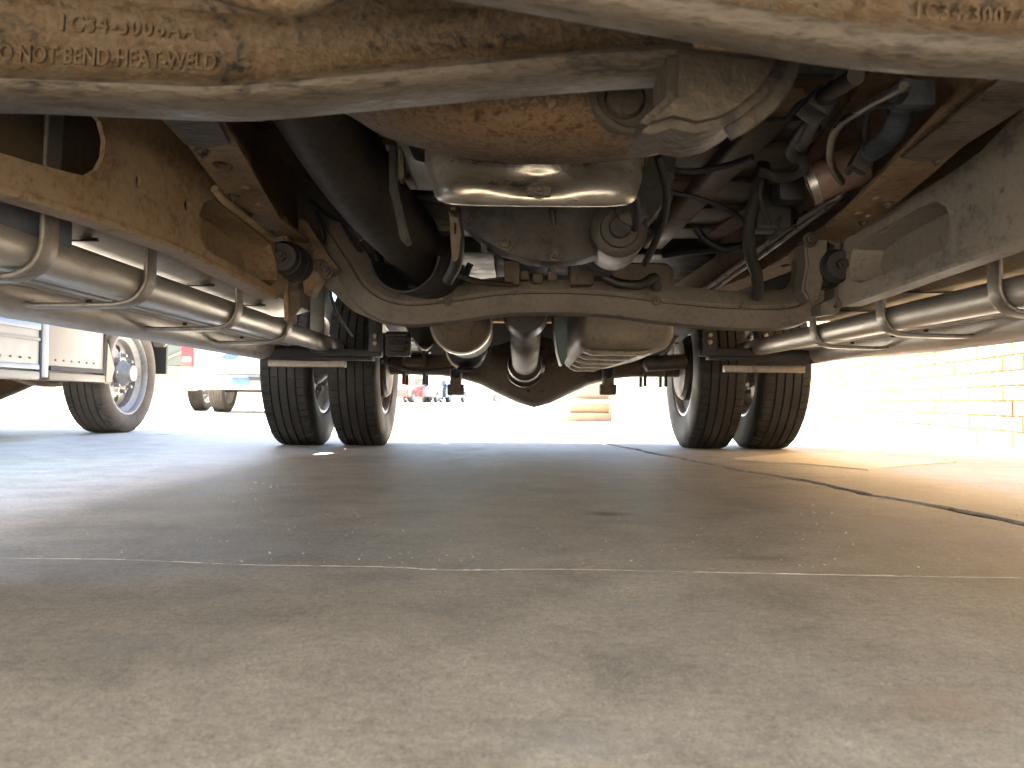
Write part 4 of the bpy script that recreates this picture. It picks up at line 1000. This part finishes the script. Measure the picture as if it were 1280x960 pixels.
kit2 = WheelKit(WR, .235, 'wheelgrey', .66, 'tyre2')
for x, f in ((SX - .135, 1), (-4.25, -1)):
    kit2.put(SV, (x, WYc, WR - .003), f, True, True, .35)
    kit2.put(SV, (x, 1.55 - .9, WR - .003), f, True, True, .75)
lathe('axle_beam', [(-.85, .05), (-.32, .055), (-.2, .11), (-.08, .17), (.08, .18), (.2, .13), (.34, .07), (.72, .05)], (-3.15, WYc, WR), (1, 0, 0), M['rustplate'], SV, 24)
for x in (-3.75, -2.75): box('chassis_rail', (x, 3.2, .46), (.08, 4.3, .13), M['black'], SV, .008)
for y in (2.6, 3.3, 3.95): box('chassis_bearer', (-3.3, y, .375), (1.5, .07, .06), M['rustplate'], SV, .008)
box('hanging_step', (-2.62, 3.62, .30), (.3, .26, .035), M['vtan'], SV, .006)
sweep('leaf_spring', [Vector((-2.75, 3.9, .40)), Vector((-2.75, 4.6, .27)), Vector((-2.75, 5.2, .40))], rrect(.07, .03, .004), M['rustplate'], SV, n=6)
plate('windscreen', [Vector((x, y, z)) for x, y, z in ((-4.3, 5.485, 1.3), (-2.4, 5.485, 1.3), (-2.45, 5.42, 2.2), (-4.25, 5.42, 2.2))], [], (0, .01, 0), M['glass'], SV)
box('mud_guard', (-2.42, 5.12, .50), (.26, .03, .30), M['vgap'], SV, .004)

# ------------------------------------------------------------------ white pickup, trailer and far cars
M['red'] = flat('red_lamp_lens', (.55, .03, .03), .25)
M['emblem'] = flat('blue_oval_enamel', (.05, .10, .28), .3)
M['greydark'] = flat('dark_green_grey_paint', (.07, .085, .075), .5)
M['tan'] = flat('tan_board', (.27, .205, .14), .7)
small = WheelKit(.33, .22, 'chrome', .6, 'tyre2')
def pickup(name, label, x, y, paint, h0=.47):
    o = thing(name, label, 'pickup', (x, y, 0))
    hw = .98
    body = [(0, h0), (0, .98), (1.75, 1.0), (1.85, 1.45), (2.05, 1.62), (3.1, 1.62), (3.6, 1.08), (4.9, .98), (5.0, .62), (4.9, .42), (4.65, .42)] + [(4.15 - .42 * math.cos(R_(a)), .36 + .42 * math.sin(R_(a))) for a in range(160, 19, -20)][::-1][::-1]
    fr = [(4.15 + .42 * math.cos(R_(a)), .36 + .42 * math.sin(R_(a))) for a in range(10, 171, 20)]
    rr = [(.95 + .42 * math.cos(R_(a)), .36 + .42 * math.sin(R_(a))) for a in range(10, 171, 20)]
    pr = [(0, h0), (0, .98), (1.75, 1.0), (1.85, 1.45), (2.05, 1.62), (3.1, 1.62), (3.6, 1.08), (4.9, .98), (5.0, .62), (4.9, .42)] + fr + rr
    plate('body', [Vector((x - hw, y + a, b)) for a, b in pr], [], (2 * hw, 0, 0), paint, o, .02)
    tg = box('tailgate', (x, y - .012, .74), (1.52, .03, .46), paint, o, .015)
    box('tailgate_handle', (x + .0, y - .03, .86), (.20, .02, .06), M['vgap'], tg, .006)
    for s in (-1, 1):
        lm = box('tail_lamp', (x + s * .89, y - .015, .74), (.16, .05, .28), M['red'], o, .015)
        box('reverse_lens', (x + s * .89, y - .043, .70), (.11, .008, .06), M['vpaint'], lm, .002)
        plate('side_glass', [Vector((x + s * (hw + .002), y + a, b)) for a, b in ((1.95, 1.08), (2.1, 1.54), (3.05, 1.54), (3.4, 1.08))], [], (s * .004, 0, 0), M['glass'], o)
    plate('rear_glass', [Vector((x + a, y + 1.74 + (b - 1.05) * .22, b)) for a, b in ((-.75, 1.08), (.75, 1.08), (.68, 1.42), (-.68, 1.42))], [], (0, -.01, 0), M['glass'], o)
    bp = box('rear_bumper', (x, y - .12, .40), (1.86, .20, .19), M['bumper'], o, .02)
    box('licence_plate', (x - .12, y - .226, .41), (.22, .012, .10), M['emblem'], bp, .003)
    box('tow_step', (x + .22, y - .224, .45), (.5, .01, .05), M['vgap'], bp, .003)
    for wy in (.95, 4.15):
        for s in (-1, 1): small.put(o, (x + s * .76, y + wy, .33), s, True, False, .4 * wy)
    tube('axle', [(x - .75, y + .95, .33), (x + .75, y + .95, .33)], .05, M['rustplate'], o, 0, 10)
    lathe('axle_housing', [(-.2, .05), (-.08, .14), (.08, .14), (.2, .05)], (x, y + .95, .33), (1, 0, 0), M['rustplate'], o, 16)
    return o, tg
pk, tg = pickup('pickup_truck', 'white pickup with a red tail lamp parked facing away behind the service truck', -3.42, 10.5, M['vpaint'])
ec = P(288, 449, 10.48)
plate('oval_emblem', [Vector((ec.x + a, 10.474, .74 + b)) for a, b in oval(0, 0, .11, .045, 20)], [], (0, -.012, 0), M['emblem'], tg, .002)
T2 = thing('cargo_trailer', 'low dark trailer with a tan board standing left of the white pickup', 'trailer', (-5.0, 12.0, 0))
tx0, tx1 = P(196, 450, 11.6).x, P(229, 450, 11.6).x
for z0, z1, mt, nm in ((.30, .47, 'vpaint', 'sill_panel'), (.47, .66, 'tan', 'tan_board'), (.66, 1.5, 'greydark', 'box_panel')):
    box(nm, ((tx0 + tx1) / 2 - .6, 12.6, (z0 + z1) / 2), (tx1 - tx0 + 1.2, 2.0, z1 - z0 - .004), M[mt], T2, .01)
sweep('tan_brace', [P(228, 440, 11.57), P(200, 452, 11.57)], rrect(.05, .03, .004), M['tan'], T2, up=Zv)
for s in (-1, 1): small.put(T2, ((tx0 + tx1) / 2 - .6 + s * .72, 12.5, .33), s, True, False)
tube('trailer_axle', [((tx0 + tx1) / 2 - 1.3, 12.5, .33), ((tx0 + tx1) / 2 + .1, 12.5, .33)], .04, M['black'], T2, 0, 8)

def car(label, x, y, rz, colr, name='parked_car'):
    o = thing(name, label, 'car', (x, y, 0), 'cars parked across the far lot')
    mt = flat('car_paint_' + name, colr, .3)
    X = Matrix.Translation((x, y, 0)) @ Matrix.Rotation(rz, 4, 'Z')
    def T(m): return X @ Vector(m)
    fr = [(1.35 + .36 * math.cos(R_(a)), .32 + .36 * math.sin(R_(a))) for a in range(0, 181, 20)]
    rr = [(-1.35 + .36 * math.cos(R_(a)), .32 + .36 * math.sin(R_(a))) for a in range(0, 181, 20)]
    pr = [(-2.2, .35), (-2.25, .75), (-2.1, .92), (-1.7, .96), (-1.05, 1.38), (.3, 1.42), (1.0, .98), (2.0, .86), (2.2, .62), (2.15, .3)] + fr + rr
    thick = X.to_3x3() @ Vector((0, 1.7, 0))
    plate('body', [T((a, -.85, b)) for a, b in pr], [], thick, mt, o, .03)
    for s in (-1, 1):
        for q in (((-1.35, 1.0), (-.95, 1.33), (-.38, 1.36), (-.38, .99)), ((-.32, .99), (-.32, 1.36), (.25, 1.36), (.78, .99))):
            plate('side_window', [T((a, s * .852, b)) for a, b in q], [], X.to_3x3() @ Vector((0, s * .006, 0)), M['glass'], o)
        for a in (-1.35, 1.35):
            w = small.put(o, T((a, s * .76, .32)), s, False, False); w.rotation_euler = (0, 0, rz + (math.pi / 2 if s > 0 else -math.pi / 2)); w.scale = (.9, .97, .97)
        box('headlamp' , T((2.12, s * .6, .66)), (.1, .25, .12), M['chrome'], o, .02, X.to_3x3())
        box('tail_lamp', T((-2.18, s * .62, .76)), (.08, .25, .14), M['red'], o, .02, X.to_3x3())
    return o
car('red car at the far left edge of the gap behind the left rear tyres', P(511, 490, 46).x, 46, R_(75), (.30, .05, .045), 'red_car')
car('silver car parked right of the red car in the far lot', P(537, 490, 48).x, 48, R_(80), (.30, .30, .31), 'silver_car')
car('dark blue car parked right of the silver car in the far lot', P(556, 490, 50).x, 50, R_(75), (.04, .06, .12), 'blue_car')
car('pale green car far away below the axle housing', P(640, 495, 70).x, 70, R_(5), (.25, .36, .30), 'green_car')

UC = thing('utility_cabinet', 'tan utility cabinet with a white ledge on a low wedge base behind the rear axle', 'cabinet', tuple(Vector((P(735, 500, 8).x, 8.1, 0))))
xA, xB, xC = P(706, 510, 7.9).x, P(764, 510, 7.9).x, P(681, 525, 7.9).x
plate('wedge_base', [Vector((a, 7.88, b)) for a, b in ((xC, .0), (xB, 0), (xB, .085), (xA + .02, .085))], [], (0, .6, 0), M['tan'], UC, .004)
box('cabinet_body', ((xA + xB) / 2 + .02, 8.18, .42), (xB - xA - .06, .44, .67), M['tan'], UC, .01)
box('cabinet_ledge', ((xA + xB) / 2, 8.14, .20), (xB - xA + .02, .52, .04), M['vpaint'], UC, .006)
box('cabinet_door', ((xA + xB) / 2 + .02, 7.955, .48), (xB - xA - .12, .012, .46), M['vtan'], UC, .004)
tube('corner_post', [(xB - .01, 7.9, .0), (xB - .01, 7.9, .78)], .016, M['tan'], UC, 0, 10)

# ------------------------------------------------------------------ small details on the truck's underside
more = [
 ('wire', [(388, 250, 1.75), (410, 268, 1.7), (436, 280, 1.66), (452, 300, 1.66)], .006, 'rubber'),
 ('wire', [(395, 262, 1.74), (404, 300, 1.76), (398, 325, 1.74)], .0045, 'black'),
 ('hose', [(455, 255, 1.9), (470, 300, 1.95), (478, 335, 1.95), (500, 352, 1.95), (530, 356, 1.94)], .010, 'rubber'),
 ('hose', [(505, 352, 1.9), (540, 362, 1.9), (575, 352, 1.88), (588, 330, 1.86)], .008, 'rubber'),
 ('cooler_line', [(560, 340, 1.6), (600, 352, 1.66), (640, 356, 1.7)], .006, 'castalu'),
 ('wire', [(812, 205, 1.5), (860, 215, 1.5), (905, 208, 1.5), (940, 196, 1.45)], .006, 'rubber'),
 ('wire', [(838, 240, 1.7), (880, 250, 1.7), (920, 268, 1.7), (945, 292, 1.72)], .005, 'rubber'),
 ('hose', [(870, 285, 1.9), (882, 300, 1.9), (905, 312, 1.9), (930, 306, 1.88)], .009, 'black'),
 ('wire', [(985, 150, 1.2), (1000, 130, 1.15), (1030, 118, 1.1), (1062, 104, 1.05)], .005, 'rubber'),
 ('wire', [(1060, 215, 1.3), (1072, 200, 1.25), (1082, 196, 1.22)], .006, 'castalu'),
 ('vent_tube', [(690, 262, 1.33), (694, 300, 1.36), (688, 332, 1.42)], .005, 'castalu'),
 ('wire', [(615, 300, 1.5), (628, 322, 1.55), (640, 318, 1.58), (660, 326, 1.6)], .004, 'rubber'),
]
for nm, pts, r, mt in more: tube(nm, [P(*p) for p in pts], r, M[mt], TR, 6, 8)
for x, y in ((560, 377), (820, 376), (930, 382)):
    hexnut('crossmember_bolt', P(x, y, 1.757), (0, -1, 0), .008, .010, M['mud'], TR)
for s_, rp in ((-1, rl), (1, rr_)):
    for y in (1.09, 1.32, 1.46):
        i = [k for k in range(len(rp) - 1) if rp[k][1] <= y <= rp[k + 1][1]][0]; t = (y - rp[i][1]) / (rp[i + 1][1] - rp[i][1])
        hexnut('flange_bolt', (rp[i][0] + (rp[i + 1][0] - rp[i][0]) * t + s_ * .018, y, rp[i][2] - .001), (0, 0, -1), .007, .009, M['worn'], TR)
